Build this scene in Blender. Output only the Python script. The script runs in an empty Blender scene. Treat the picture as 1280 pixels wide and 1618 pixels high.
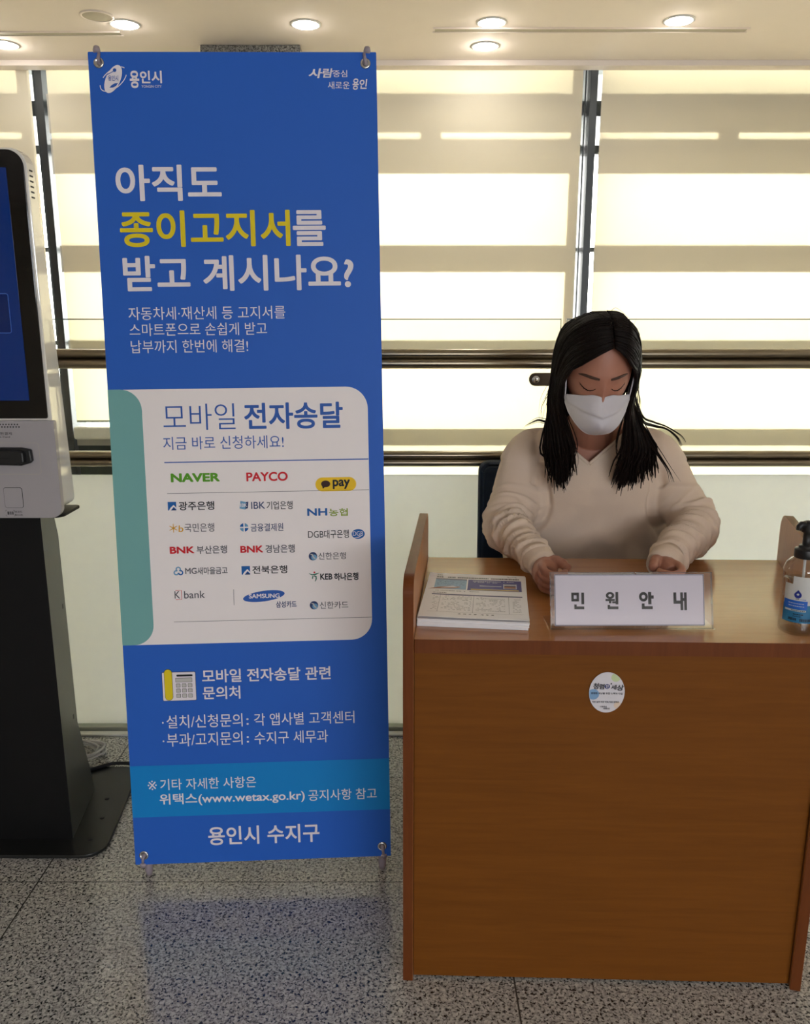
import bpy, math, random
from mathutils import Vector, Matrix
from mathutils.bvhtree import BVHTree

SC = bpy.context.scene
COL = SC.collection
random.seed(7)
R = math.radians

# ------------------------------------------------------------------ camera
CAM_H = 1.29
cam_data = bpy.data.cameras.new('camera')
cam = bpy.data.objects.new('camera', cam_data)
COL.objects.link(cam)
cam.location = (0, 0, CAM_H)
cam.rotation_euler = (R(90 - 12.9), 0, 0)
cam_data.sensor_fit = 'VERTICAL'
cam_data.sensor_height = 36.0
cam_data.lens = 36.0 * 1300.0 / 1618.0
cam_data.clip_start = 0.05
cam_data.clip_end = 200
SC.camera = cam

# ------------------------------------------------------------------ colour management, sky, lamps
SC.view_settings.view_transform = 'Standard'
SC.view_settings.look = 'None'
SC.view_settings.gamma = 1
SC.view_settings.exposure = 0.0
SC.cycles.transparent_max_bounces = 32
world = bpy.data.worlds.new('sky')
SC.world = world
world.use_nodes = True
wn = world.node_tree
bg = wn.nodes['Background']
bg.inputs['Color'].default_value = (1.0, 0.98, 0.94, 1)
bg.inputs['Strength'].default_value = 15.5

def lamp(name, loc, energy, size, color=(1, .90, .78), spread=R(150)):
    l = bpy.data.lights.new(name, 'AREA')
    l.shape = 'DISK'
    l.size = size
    l.energy = energy
    l.color = color
    l.spread = spread
    o = bpy.data.objects.new(name, l)
    COL.objects.link(o)
    o.location = loc
    return o

# the hall goes on behind the photographer: unseen lamp rows added to light the fronts
for ly in (-3.2, -5.6):
    for lx in (-3.0, -0.8, 1.4, 3.6):
        lamp('hall_fill_lamp', (lx, ly, 2.66), 22, 0.5, (.92, .95, 1.0))

# area lamp added far behind the photographer to brighten the fronts
_d = bpy.data.lights.new('front_fill', 'AREA')
_d.shape = 'RECTANGLE'; _d.size = 5.0; _d.size_y = 1.0; _d.energy = 225; _d.color = (.90, .94, 1.0)
_o = bpy.data.objects.new('front_fill', _d); COL.objects.link(_o)
_o.location = (2.6, -6.9, 2.1); _o.rotation_euler = (R(90), 0, 0)

# ------------------------------------------------------------------ helpers
def tag(o, label=None, cat=None, group=None, kind=None):
    if label: o['label'] = label
    if cat: o['category'] = cat
    if group: o['group'] = group
    if kind: o['kind'] = kind
    return o

def empty(name, loc, label=None, cat=None, group=None, kind=None):
    o = bpy.data.objects.new(name, None)
    o.empty_display_size = 0.05
    COL.objects.link(o)
    o.location = loc
    return tag(o, label, cat, group, kind)

def rootloc(o):
    v = Vector((0, 0, 0))
    while o is not None:
        v += o.location
        o = o.parent
    return v

class MB:
    """collects faces in world coordinates; build() links them as ONE mesh object"""
    def __init__(self):
        self.v, self.f, self.m, self.s = [], [], [], []
    def add(self, verts, faces, mi=0, smooth=False):
        b = len(self.v)
        self.v += [tuple(p) for p in verts]
        for f in faces:
            self.f.append([i + b for i in f]); self.m.append(mi); self.s.append(smooth)
        return self
    def box(self, x0, x1, y0, y1, z0, z1, mi=0, M=None):
        P = [(x0,y0,z0),(x1,y0,z0),(x1,y1,z0),(x0,y1,z0),(x0,y0,z1),(x1,y0,z1),(x1,y1,z1),(x0,y1,z1)]
        if M is not None: P = [M(*p) for p in P]
        return self.add(P, [(0,3,2,1),(4,5,6,7),(0,1,5,4),(1,2,6,5),(2,3,7,6),(3,0,4,7)], mi)
    def prism(self, poly, a, b, M, mi=0, smooth=False):
        """poly: 2D outline (counter-clockwise seen from depth a); M(u, v, d) -> world"""
        n = len(poly)
        P = [M(u, v, a) for u, v in poly] + [M(u, v, b) for u, v in poly]
        self.add(P, [list(range(n)), list(range(2*n-1, n-1, -1))], mi)
        q = len(self.v) - 2*n
        for i in range(n):
            j = (i+1) % n
            self.f.append([q+i, q+n+i, q+n+j, q+j]); self.m.append(mi); self.s.append(smooth)
        return self
    def flat(self, poly, d, M, mi=0):
        return self.add([M(u, v, d) for u, v in poly], [list(range(len(poly)))], mi)
    def tube(self, pts, rad, seg=8, mi=0, flat=1.0, closed=False, caps=True, up=None):
        pts = [Vector(p) for p in pts]
        n = len(pts)
        rad = list(rad) if hasattr(rad, '__len__') else [rad]*n
        T = []
        for i in range(n):
            a = pts[(i-1) % n] if (closed or i > 0) else pts[i]
            b = pts[(i+1) % n] if (closed or i < n-1) else pts[i]
            t = (b-a)
            T.append(t.normalized() if t.length > 1e-9 else Vector((0,0,1)))
        u = Vector(up) if up else (Vector((0,0,1)) if abs(T[0].z) < .9 else Vector((1,0,0)))
        V = []
        for i in range(n):
            u = (u - T[i]*u.dot(T[i]))
            if u.length < 1e-6: u = T[i].orthogonal()
            u.normalize()
            w = T[i].cross(u)
            for k in range(seg):
                a = 2*math.pi*k/seg
                V.append(pts[i] + (u*math.cos(a)*flat + w*math.sin(a))*rad[i])
        F = []
        for i in range(n if closed else n-1):
            j = (i+1) % n
            for k in range(seg):
                l = (k+1) % seg
                F.append((i*seg+k, i*seg+l, j*seg+l, j*seg+k))
        if not closed and caps:
            F.append(tuple(range(seg-1, -1, -1)))
            F.append(tuple((n-1)*seg+k for k in range(seg)))
        return self.add(V, F, mi, True)
    def lathe(self, prof, c, seg=32, mi=0, M=None, smooth=True, sx=1, sy=1, caps=True):
        V, F, ring = [], [], []
        for r, z in prof:
            n = 1 if r < 1e-6 else seg
            ring.append((len(V), n))
            for k in range(n):
                a = 2*math.pi*k/seg
                p = (c[0]+r*sx*math.cos(a), c[1]+r*sy*math.sin(a), c[2]+z)
                V.append(M(*p) if M else p)
        for (a, n), (b, m) in zip(ring[:-1], ring[1:]):
            for k in range(seg):
                l = (k+1) % seg
                if n == 1 and m > 1: F.append((a, b+l, b+k))
                elif m == 1 and n > 1: F.append((a+k, a+l, b))
                elif n > 1: F.append((a+k, a+l, b+l, b+k))
        if caps and ring[0][1] > 1: F.append(tuple(range(seg-1, -1, -1)))
        if caps and ring[-1][1] > 1: F.append(tuple(ring[-1][0]+k for k in range(seg)))
        return self.add(V, F, mi, smooth)
    def build(self, name, mats, parent=None, bevel=0, label=None, cat=None, group=None, kind=None, local=False, auto=False):
        mats = mats if isinstance(mats, (list, tuple)) else [mats]
        off = Vector((0,0,0)) if (parent is None or local) else rootloc(parent)
        me = bpy.data.meshes.new(name)
        me.from_pydata([(p[0]-off.x, p[1]-off.y, p[2]-off.z) for p in self.v], [], self.f)
        for m in mats: me.materials.append(m)
        me.polygons.foreach_set('material_index', self.m)
        me.polygons.foreach_set('use_smooth', self.s)
        me.update()
        o = bpy.data.objects.new(name, me)
        COL.objects.link(o)
        if parent is not None: o.parent = parent
        if bevel:
            b = o.modifiers.new('bevel', 'BEVEL'); b.width = bevel; b.segments = 2; b.limit_method = 'ANGLE'; b.angle_limit = R(50)
        return tag(o, label, cat, group, kind)

def rr(x0, x1, y0, y1, r, n=6):
    """rounded rectangle outline, counter-clockwise; r = one radius or (bl, br, tr, tl)"""
    r = r if hasattr(r, '__len__') else (r,)*4
    out = []
    for (cx, cy, a0, q) in ((x0+r[0], y0+r[0], 180, r[0]), (x1-r[1], y0+r[1], 270, r[1]), (x1-r[2], y1-r[2], 0, r[2]), (x0+r[3], y1-r[3], 90, r[3])):
        if q <= 0: out.append((cx, cy)); continue
        for k in range(n+1):
            a = R(a0 + 90*k/n); out.append((cx+q*math.cos(a), cy+q*math.sin(a)))
    return out

def ell(cx, cy, rx, ry, tilt=0, n=28, a0=0, a1=360):
    out = []
    t = R(tilt)
    for k in range(n if a1-a0 >= 360 else n+1):
        a = R(a0 + (a1-a0)*k/n)
        x, y = rx*math.cos(a), ry*math.sin(a)
        out.append((cx+x*math.cos(t)-y*math.sin(t), cy+x*math.sin(t)+y*math.cos(t)))
    return out

def ribbon(pts, w):
    """a stroke of width w along a 2D polyline as quads: list of quads"""
    L, Q = [], []
    n = len(pts)
    w = list(w) if hasattr(w, '__len__') else [w]*n
    for i in range(n):
        a = Vector(pts[max(i-1, 0)]); b = Vector(pts[min(i+1, n-1)])
        t = (b-a).normalized(); q = Vector((-t.y, t.x))*w[i]/2
        p = Vector(pts[i])
        L.append((tuple(p-q), tuple(p+q)))
    for i in range(n-1):
        Q.append([L[i][0], L[i+1][0], L[i+1][1], L[i][1]])
    return Q

def evaluated(o):
    """mesh of o with its modifiers applied, worked out in a scratch scene of its own"""
    t = bpy.data.scenes.new('scratch')
    t.collection.objects.link(o)
    with bpy.context.temp_override(scene=t, view_layer=t.view_layers[0]):
        dg = bpy.context.evaluated_depsgraph_get()
        m = bpy.data.meshes.new_from_object(o.evaluated_get(dg))
    t.collection.objects.unlink(o)
    bpy.data.scenes.remove(t)
    return m

_tc = {}
def glyphs(s, weight):
    """letter outlines as flat faces, ink box scaled to 0..1"""
    k = (s, weight)
    if k not in _tc:
        c = bpy.data.curves.new('lettering', 'FONT')
        c.body = s; c.offset = min(0, 0.0075*weight); c.resolution_u = 6 if weight >= 2.5 else 4
        o = bpy.data.objects.new('lettering', c)
        m = evaluated(o)
        V0 = [(v.co.x, v.co.y) for v in m.vertices]; F0 = [list(p.vertices) for p in m.polygons]
        V, F = [(x, y, 0) for x, y in V0], list(F0)
        if weight > 0:                       # bold: the same letter overprinted in a small circle of shifts
            r, n = .0075*weight, (8 if weight >= 2 else 4)
            for q in range(n):
                a = 2*math.pi*(q+.5)/n; b = len(V)
                V += [(x+r*math.cos(a), y+r*math.sin(a), q+1) for x, y in V0]; F += [[b+i for i in f] for f in F0]
        bpy.data.objects.remove(o); bpy.data.curves.remove(c); bpy.data.meshes.remove(m)
        xs = [v[0] for v in V]; ys = [v[1] for v in V]
        x0, x1, y0, y1 = min(xs), max(xs), min(ys), max(ys)
        _tc[k] = ([((v[0]-x0)/(x1-x0), (v[1]-y0)/(y1-y0), v[2]) for v in V], F)
    return _tc[k]

def write(mb, s, x0, x1, y0, y1, d, M, mi, weight=1.0, shear=0.0):
    V, F = glyphs(s, weight)
    st = .00003 if abs(x1-x0) < 1 else .03       # overprints lie a hair apart
    mb.add([M(x0+(x1-x0)*(u+shear*v), y0+(y1-y0)*v, d+st*q) for u, v, q in V], F, mi)

# ------------------------------------------------------------------ materials
MATS = {}
def nt(name):
    m = bpy.data.materials.new(name); m.use_nodes = True
    t = m.node_tree
    MATS[name] = m
    return m, t, t.nodes['Principled BSDF']

def srgb(r, g, b):
    f = lambda c: (c/255/12.92) if c <= 10 else ((c/255+.055)/1.055)**2.4
    return (f(r), f(g), f(b), 1)

def mat(name, col, rough=.5, metal=0, spec=.5, vary=.06, scale=60, bump=0.0, emit=0, coat=0, tint=None):
    m, t, b = nt(name)
    n = t.nodes.new('ShaderNodeTexNoise'); n.inputs['Scale'].default_value = scale; n.inputs['Detail'].default_value = 4
    tc = t.nodes.new('ShaderNodeTexCoord'); t.links.new(tc.outputs['Object'], n.inputs['Vector'])
    mx = t.nodes.new('ShaderNodeMix'); mx.data_type = 'RGBA'
    mx.inputs[6].default_value = tuple(c*(1-vary) for c in col[:3]) + (1,)
    mx.inputs[7].default_value = tuple(min(1, c*(1+vary)) for c in col[:3]) + (1,)
    t.links.new(n.outputs['Fac'], mx.inputs[0]); t.links.new(mx.outputs[2], b.inputs['Base Color'])
    b.inputs['Roughness'].default_value = rough; b.inputs['Metallic'].default_value = metal
    b.inputs['Specular IOR Level'].default_value = spec
    b.inputs['Coat Weight'].default_value = coat
    if bump:
        bp = t.nodes.new('ShaderNodeBump'); bp.inputs['Strength'].default_value = bump; bp.inputs['Distance'].default_value = .002
        t.links.new(n.outputs['Fac'], bp.inputs['Height']); t.links.new(bp.outputs['Normal'], b.inputs['Normal'])
    if emit:
        b.inputs['Emission Color'].default_value = tint or col; b.inputs['Emission Strength'].default_value = emit
    return m

def wood(name, c1, c2, rough=.35, axis='X', scale=3.0):
    m, t, b = nt(name)
    tc = t.nodes.new('ShaderNodeTexCoord'); mp = t.nodes.new('ShaderNodeMapping')
    s = {'X': (1.2, 14, 22), 'Z': (22, 14, 1.2), 'Y': (22, 1.2, 14)}[axis]
    mp.inputs['Scale'].default_value = s
    t.links.new(tc.outputs['Object'], mp.inputs['Vector'])
    n = t.nodes.new('ShaderNodeTexNoise'); n.inputs['Scale'].default_value = scale; n.inputs['Detail'].default_value = 8; n.inputs['Distortion'].default_value = .8
    t.links.new(mp.outputs['Vector'], n.inputs['Vector'])
    n2 = t.nodes.new('ShaderNodeTexNoise'); n2.inputs['Scale'].default_value = scale*6; n2.inputs['Detail'].default_value = 3
    t.links.new(mp.outputs['Vector'], n2.inputs['Vector'])
    ad = t.nodes.new('ShaderNodeMath'); ad.operation = 'MULTIPLY_ADD'; ad.inputs[1].default_value = .35
    t.links.new(n2.outputs['Fac'], ad.inputs[0]); t.links.new(n.outputs['Fac'], ad.inputs[2])
    cr = t.nodes.new('ShaderNodeValToRGB')
    cr.color_ramp.elements[0].position = .42; cr.color_ramp.elements[1].position = .95
    cr.color_ramp.elements[0].color = c1; cr.color_ramp.elements[1].color = c2
    t.links.new(ad.outputs[0], cr.inputs['Fac']); t.links.new(cr.outputs['Color'], b.inputs['Base Color'])
    b.inputs['Roughness'].default_value = rough
    return m

def glass(name, tint=(1, 1, 1), refl=1.0, ior=1.45, rough=0.0):
    """thin pane: clear transmission plus mirror reflection"""
    m = bpy.data.materials.new(name); m.use_nodes = True
    t = m.node_tree; t.nodes.remove(t.nodes['Principled BSDF'])
    o = t.nodes['Material Output']
    tr = t.nodes.new('ShaderNodeBsdfTransparent'); tr.inputs['Color'].default_value = tint + (1,)
    gl = t.nodes.new('ShaderNodeBsdfGlossy'); gl.inputs['Roughness'].default_value = rough
    fr = t.nodes.new('ShaderNodeFresnel'); fr.inputs['IOR'].default_value = ior
    mu = t.nodes.new('ShaderNodeMath'); mu.operation = 'MULTIPLY'; mu.inputs[1].default_value = refl
    ge = t.nodes.new('ShaderNodeNewGeometry')          # the far face of a sheet does not mirror its inside
    iv = t.nodes.new('ShaderNodeMath'); iv.operation = 'MULTIPLY_ADD'; iv.inputs[1].default_value = -1; iv.inputs[2].default_value = 1
    t.links.new(ge.outputs['Backfacing'], iv.inputs[0])
    m2 = t.nodes.new('ShaderNodeMath'); m2.operation = 'MULTIPLY'
    t.links.new(fr.outputs[0], m2.inputs[0]); t.links.new(iv.outputs[0], m2.inputs[1])
    t.links.new(m2.outputs[0], mu.inputs[0])
    mx = t.nodes.new('ShaderNodeMixShader')
    t.links.new(mu.outputs[0], mx.inputs[0]); t.links.new(tr.outputs[0], mx.inputs[1]); t.links.new(gl.outputs[0], mx.inputs[2])
    t.links.new(mx.outputs[0], o.inputs[0])
    MATS[name] = m
    return m

def cloth_through(name, front, through, k, scale=400):
    """woven or frosted sheet that lets daylight through: diffuse + translucent"""
    m = bpy.data.materials.new(name); m.use_nodes = True
    t = m.node_tree; t.nodes.remove(t.nodes['Principled BSDF'])
    o = t.nodes['Material Output']
    tc = t.nodes.new('ShaderNodeTexCoord'); n = t.nodes.new('ShaderNodeTexNoise'); n.inputs['Scale'].default_value = scale
    t.links.new(tc.outputs['Object'], n.inputs['Vector'])
    mc = t.nodes.new('ShaderNodeMix'); mc.data_type = 'RGBA'
    mc.inputs[6].default_value = tuple(c*.97 for c in through) + (1,); mc.inputs[7].default_value = tuple(min(1, c*1.03) for c in through) + (1,)
    t.links.new(n.outputs['Fac'], mc.inputs[0])
    d = t.nodes.new('ShaderNodeBsdfDiffuse'); d.inputs['Color'].default_value = front + (1,)
    r = t.nodes.new('ShaderNodeBsdfTranslucent'); t.links.new(mc.outputs[2], r.inputs['Color'])
    mx = t.nodes.new('ShaderNodeMixShader'); mx.inputs[0].default_value = k
    t.links.new(d.outputs[0], mx.inputs[1]); t.links.new(r.outputs[0], mx.inputs[2]); t.links.new(mx.outputs[0], o.inputs[0])
    MATS[name] = m
    return m

M_ceiling = mat('ceiling_paint', srgb(230, 219, 211), .8, vary=.02, scale=8)
M_wall = mat('wall_paint', srgb(190, 180, 160), .8, vary=.03, scale=5)
M_darkwall = mat('dark_sill_wall', srgb(60, 68, 64), .6)
M_sill = mat('white_sill', srgb(225, 225, 215), .4)
M_frame = mat('dark_window_frame', srgb(52, 56, 58), .4, metal=.3)
M_glassedge = mat('glass_edge', srgb(70, 84, 78), .2)
M_steel = mat('brushed_steel', srgb(150, 140, 122), .28, metal=1, vary=.05, scale=300)
M_steel_dark = mat('dark_steel', srgb(70, 60, 50), .35, metal=1)
M_chrome = mat('chrome', srgb(200, 200, 200), .15, metal=1)
M_alu = mat('aluminium_trim', srgb(165, 168, 155), .45, metal=.6)
M_spandrel = cloth_through('spandrel_panel', (.50, .48, .44), (.68, .655, .60), .40, 20)
M_blind = cloth_through('blind_fabric', (.80, .77, .69), (.97, .905, .74), .52)
M_frost = cloth_through('frosted_panel', (.84, .85, .83), (.93, .97, 1.0), .68, 30)
M_glass = glass('clear_glass', (.97, .985, .97))
M_acrylic = glass('clear_acrylic', (.97, .97, .97), 1.0)
M_lampglass = mat('lamp_diffuser', (1, .97, .9, 1), .5, emit=60, tint=(1, .95, .87, 1))
M_vent = mat('ceiling_slot', srgb(176, 168, 150), .7)
M_whiteplastic = mat('white_plastic', srgb(215, 214, 212), .35)
M_black = mat('black_plastic', srgb(18, 18, 20), .4)
M_rubber = mat('black_rubber', srgb(12, 12, 12), .7)

def granite(name, tiles, k=1.0):
    m, t, b = nt(name)
    tc = t.nodes.new('ShaderNodeTexCoord')
    n1 = t.nodes.new('ShaderNodeTexNoise'); n1.inputs['Scale'].default_value = 185; n1.inputs['Detail'].default_value = 2.0; n1.inputs['Distortion'].default_value = .7
    n2 = t.nodes.new('ShaderNodeTexNoise'); n2.inputs['Scale'].default_value = 110; n2.inputs['Detail'].default_value = 3
    vo = t.nodes.new('ShaderNodeTexVoronoi'); vo.inputs['Scale'].default_value = 150
    for n in (n1, n2, vo): t.links.new(tc.outputs['Object'], n.inputs['Vector'])
    c1 = t.nodes.new('ShaderNodeValToRGB')
    e = c1.color_ramp.elements
    e[0].position = .36; e[0].color = srgb(38, 38, 38)
    e[1].position = .47; e[1].color = srgb(174, 172, 168)
    x = c1.color_ramp.elements.new(.60); x.color = srgb(204, 202, 197)
    t.links.new(n1.outputs['Fac'], c1.inputs['Fac'])
    c2 = t.nodes.new('ShaderNodeValToRGB')
    c2.color_ramp.elements[0].position = .35; c2.color_ramp.elements[0].color = (.62*k, .61*k, .60*k, 1)
    c2.color_ramp.elements[1].position = .62; c2.color_ramp.elements[1].color = (k, k, k*.97, 1)
    t.links.new(n2.outputs['Fac'], c2.inputs['Fac'])
    mu = t.nodes.new('ShaderNodeMix'); mu.data_type = 'RGBA'; mu.blend_type = 'MULTIPLY'; mu.inputs[0].default_value = 1
    t.links.new(c1.outputs['Color'], mu.inputs[6]); t.links.new(c2.outputs['Color'], mu.inputs[7])
    last = mu.outputs[2]
    if tiles:
        sx = t.nodes.new('ShaderNodeSeparateXYZ'); t.links.new(tc.outputs['Object'], sx.inputs[0])
        def joint(sock, off, per, w):
            a = t.nodes.new('ShaderNodeMath'); a.operation = 'SUBTRACT'; a.inputs[1].default_value = off; t.links.new(sock, a.inputs[0])
            p = t.nodes.new('ShaderNodeMath'); p.operation = 'PINGPONG'; p.inputs[1].default_value = per/2; t.links.new(a.outputs[0], p.inputs[0])
            l = t.nodes.new('ShaderNodeMath'); l.operation = 'LESS_THAN'; l.inputs[1].default_value = w; t.links.new(p.outputs[0], l.inputs[0])
            return l.outputs[0]
        ja = joint(sx.outputs['X'], -.87, 1.09, .0017); jb = joint(sx.outputs['Y'], 1.705, .463, .0015)
        mxx = t.nodes.new('ShaderNodeMath'); mxx.operation = 'MAXIMUM'; t.links.new(ja, mxx.inputs[0]); t.links.new(jb, mxx.inputs[1])
        mj = t.nodes.new('ShaderNodeMix'); mj.data_type = 'RGBA'; mj.inputs[7].default_value = srgb(62, 60, 56)
        t.links.new(mxx.outputs[0], mj.inputs[0]); t.links.new(last, mj.inputs[6]); last = mj.outputs[2]
    t.links.new(last, b.inputs['Base Color'])
    b.inputs['Roughness'].default_value = .13
    b.inputs['Specular IOR Level'].default_value = .9
    return m
M_granite = granite('granite_floor', True)
M_pillar = granite('granite_pillar', False, .42)

# ------------------------------------------------------------------ the room
X0, X1, YB, YW, ZC = -7.0, 7.0, -7.0, 5.06, 2.70
MB().box(X0, X1, YB, 5.6, -.12, 0).build('floor', M_granite, kind='structure')
MB().box(X0, X1, YB, 4.956, ZC, ZC+.1).box(X0, X1, 4.956, 5.042, ZC-.027, ZC+.1).build('ceiling', M_ceiling, kind='structure')
MB().box(X0-.1, X0, YB, 5.6, 0, ZC+.1).build('wall_left', M_wall, kind='structure')
MB().box(X1, X1+.1, YB, 5.6, 0, ZC+.1).build('wall_right', M_wall, kind='structure')
MB().box(X0, X1, YB-.1, YB, 0, ZC+.1).build('wall_back', M_wall, kind='structure')
MB().box(.1, 5.1, YB, YB+.03, 1.6, 2.6).build('window_20', M_glass, kind='structure')  # pane added on the solid wall behind the fill lamp, no opening
# window wall: dark parapet, white sill, mullions with dark rails, panes of glass
MB().box(-2.05, -.60, 5.13, 5.19, 0, .60).box(X0, X1, 5.12, 5.6, 2.80, 2.95).build('wall_front', M_darkwall, kind='structure')
MB().box(-2.02, -.55, 4.99, 5.12, .60, .676).build('trim_1', M_sill, bevel=.012, kind='structure')
MULL = (-5.185, -2.075, 1.071, 4.217)
RAILS = ((2.468, 2.55), (2.262, 2.31), (1.712, 1.737), (1.160, 1.187), (.60, .63), (.0, .05))
wi = 0
for i, mx in enumerate(MULL):
    f = MB().box(mx-.021, mx+.021, 5.075, 5.30, 0, 2.80)
    f.box(mx-.045, mx-.036, 5.11, 5.2, 0, 2.8)
    f.build('trim_%d' % (i+2), M_frame, bevel=.002, kind='structure')
edges = [X0] + list(MULL) + [X1]
for a, b in zip(edges[:-1], edges[1:]):
    wi += 1
    w = MB().box(a+.03, b-.03, 5.205, 5.217, .02, 2.80).build('window_%d' % wi, M_glass, kind='structure')
    f = MB()
    for z0, z1 in RAILS: f.box(a+.03, b-.03, 5.19, 5.27, z0, z1)
    f.build('window_rail', M_frame, w)
# outside: unseen eave, added to dim the blinds' top, and the paved ground far below
MB().box(X0, X1, 5.40, 8.4, 2.90, 3.15).build('trim_20', mat('added_eave_concrete', (.45, .45, .44, 1), .9), kind='structure')
MB().box(-60, 60, 5.75, 120, -3.4, -3.3).build('floor_outside', mat('outdoor_paving', (.5, .5, .5, 1), .9), kind='structure')
# light panels (spandrels and louvres) right behind the blinds
def spandrels(x0, x1, gaps):
    f = MB(); y0, y1 = 5.064, 5.070
    for z0, z1 in ((2.351, 2.556), (2.131, 2.317), (1.586, 1.737), (1.127, 1.191), (.553, .657)):
        f.box(x0, x1, y0, y1, z0, z1)
    for g0, g1 in gaps: f.box(g0, g1, y0, y1, 2.317, 2.351)
    f.box(x1, x1+.06, y0, y1, .05, 2.80)
    return f
sp = 0
for (x0, x1, gaps) in ((-7, -5.28, []), (-5.13, -2.19, [(-4.1, -3.98)]), (-2.03, .945, [(-.72, -.60), (.09, .206), (.945, 1.0)]), (1.113, 4.09, [(1.789, 1.909)]), (4.26, 6.9, [(5.2, 5.3)])):
    sp += 1
    spandrels(x0, x1, gaps).build('trim_%d' % (10+sp), M_spandrel, kind='structure')

# roller blinds
def blind(x0, x1, zb, label):
    r = empty('roller_blind', ((x0+x1)/2, YW, zb), label, 'blind', 'roller blinds over the window wall')
    MB().box(x0, x1, YW-.0006, YW+.0006, zb, 2.76).build('fabric', M_blind, r)
    MB().box(x0, x1, YW-.006, YW+.006, zb-.012, zb).build('bottom_bar', M_alu, r, bevel=.003)
    MB().tube([(x0, YW+.02, 2.785), (x1, YW+.02, 2.785)], .022, 16).build('roller_tube', M_alu, r)
blind(-5.10, -2.115, .06, 'cream roller blind left of the left dark mullion, mostly behind the kiosk')
blind(-2.018, -.62, .71, 'short cream roller blind between kiosk and blue banner, ending above the white sill')
blind(-.60, 1.003, .06, 'long cream roller blind right of the blue banner, behind the woman')
blind(1.113, 4.14, .06, 'cream roller blind on the right, right of the right dark mullion')

# granite pillar behind the banner
MB().box(-1.064, -.545, 4.70, 4.93, 0, ZC).build('pillar', M_pillar, bevel=.004, label='grey granite pillar whose top shows just above the blue banner', cat='pillar')

# ceiling fittings
def downlight(x, y, r, label):
    o = empty('downlight', (x, y, ZC), label, 'ceiling light', 'round recessed ceiling lights')
    MB().lathe([(r+.010, 0), (r+.010, -.004), (r, -.006), (r-.003, -.002), (r-.003, 0)], (x, y, ZC), 40, caps=False).build('trim_ring', M_whiteplastic, o)
    MB().lathe([(0, -.012), (r*.5, -.0115), (r*.8, -.009), (r-.003, -.004), (r-.003, 0)], (x, y, ZC), 40).build('diffuser', M_lampglass, o)
    l = bpy.data.lights.new('lamp', 'POINT'); l.energy = 0.5 if y < 4.6 else 1.3; l.shadow_soft_size = .02; l.color = (1, .93, .84)
    lp = bpy.data.objects.new('lamp', l); COL.objects.link(lp); lp.location = (0, 0, -.034)
    lp.parent = o
for x, y, lab in ((-2.075, 4.695, 'round ceiling light at the left edge above the kiosk'),
                  (-1.354, 4.40, 'round ceiling light beside the ceiling speaker, above the banner left corner'),
                  (-.48, 4.40, 'round ceiling light above the middle of the blue banner'),
                  (.416, 4.374, 'round ceiling light just above the left end of the long air slot'),
                  (.418, 4.72, 'round ceiling light just below the long air slot, right of the banner'),
                  (1.307, 4.348, 'round ceiling light above the right end of the long air slot')):
    downlight(x, y, .064, lab)
sp_ = empty('ceiling_speaker', (-1.449, 4.29, ZC), 'unlit round beige ceiling speaker beside a lit ceiling light', 'speaker')
MB().lathe([(0, -.003), (.066, -.003), (.066, 0)], (-1.449, 4.29, ZC), 40, smooth=False).build('grille', M_vent, sp_)
MB().lathe([(.078, 0), (.078, -.004), (.068, -.006), (.066, -.003)], (-1.449, 4.29, ZC), 40, caps=False).build('trim_ring', M_ceiling, sp_)
for x0, x1, y0, y1, lab in ((-2.7, -1.42, 4.505, 4.55, 'thin linear air slot in the ceiling at the left edge'), (.147, 1.68, 4.452, 4.50, 'long thin linear air slot in the ceiling on the right')):
    a = empty('air_slot', ((x0+x1)/2, (y0+y1)/2, ZC), lab, 'air vent')
    MB().box(x0, x1, y0, y1, ZC-.003, ZC).build('slot_plate', M_vent, a)
    f = MB()
    f.box(x0-.01, x1+.01, y0-.006, y0, ZC-.006, ZC).box(x0-.01, x1+.01, y1, y1+.006, ZC-.006, ZC)
    f.build('slot_frame', M_ceiling, a)

# ------------------------------------------------------------------ steel and glass balustrade
YR = 2.46
bal = empty('balustrade', (0, YR, 0), 'steel and glass balustrade with frosted white lower panel behind desk and banner', 'balustrade')
def railprof(z0, z1, d):
    h = (z1-z0)
    f = MB()
    zc = z0+h*.74
    for (c, rr_) in ((z0+h*.75, h*.25), (z0+h*.28, h*.28)):
        n = 16; P = []
        for k in range(n):
            a = 2*math.pi*k/n
            P.append((math.cos(a)*d, math.sin(a)*rr_ + c))
        f.prism(P[::-1], -7, 7, lambda u, v, q: (q, YR+u, v), smooth=True)
    return f
railprof(1.160, 1.218, .026).build('handrail', M_steel, bal)
railprof(.868, .916, .022).build('middle_rail', M_steel, bal)
gaps = [-6.4, -4.45, -2.5, -.52, .463, 1.45, 3.4, 5.35, 6.9]
for a, b in zip(gaps[:-1], gaps[1:]):
    gp = MB().box(a+.009, b-.009, YR-.005, YR+.005, .842, 1.3005).build('glass_panel', M_glass, bal)
    e = MB().box(a+.009, b-.009, YR-.005, YR+.005, 1.3005, 1.304).box(a+.0078, a+.009, YR-.005, YR+.005, .842, 1.3048).box(b-.009, b-.0078, YR-.005, YR+.005, .842, 1.3048)
    e.build('polished_edge', M_glassedge, gp)
    MB().box(a+.004, b-.004, YR+.004, YR+.012, .012, .841).build('frosted_panel', M_frost, bal)
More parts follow.
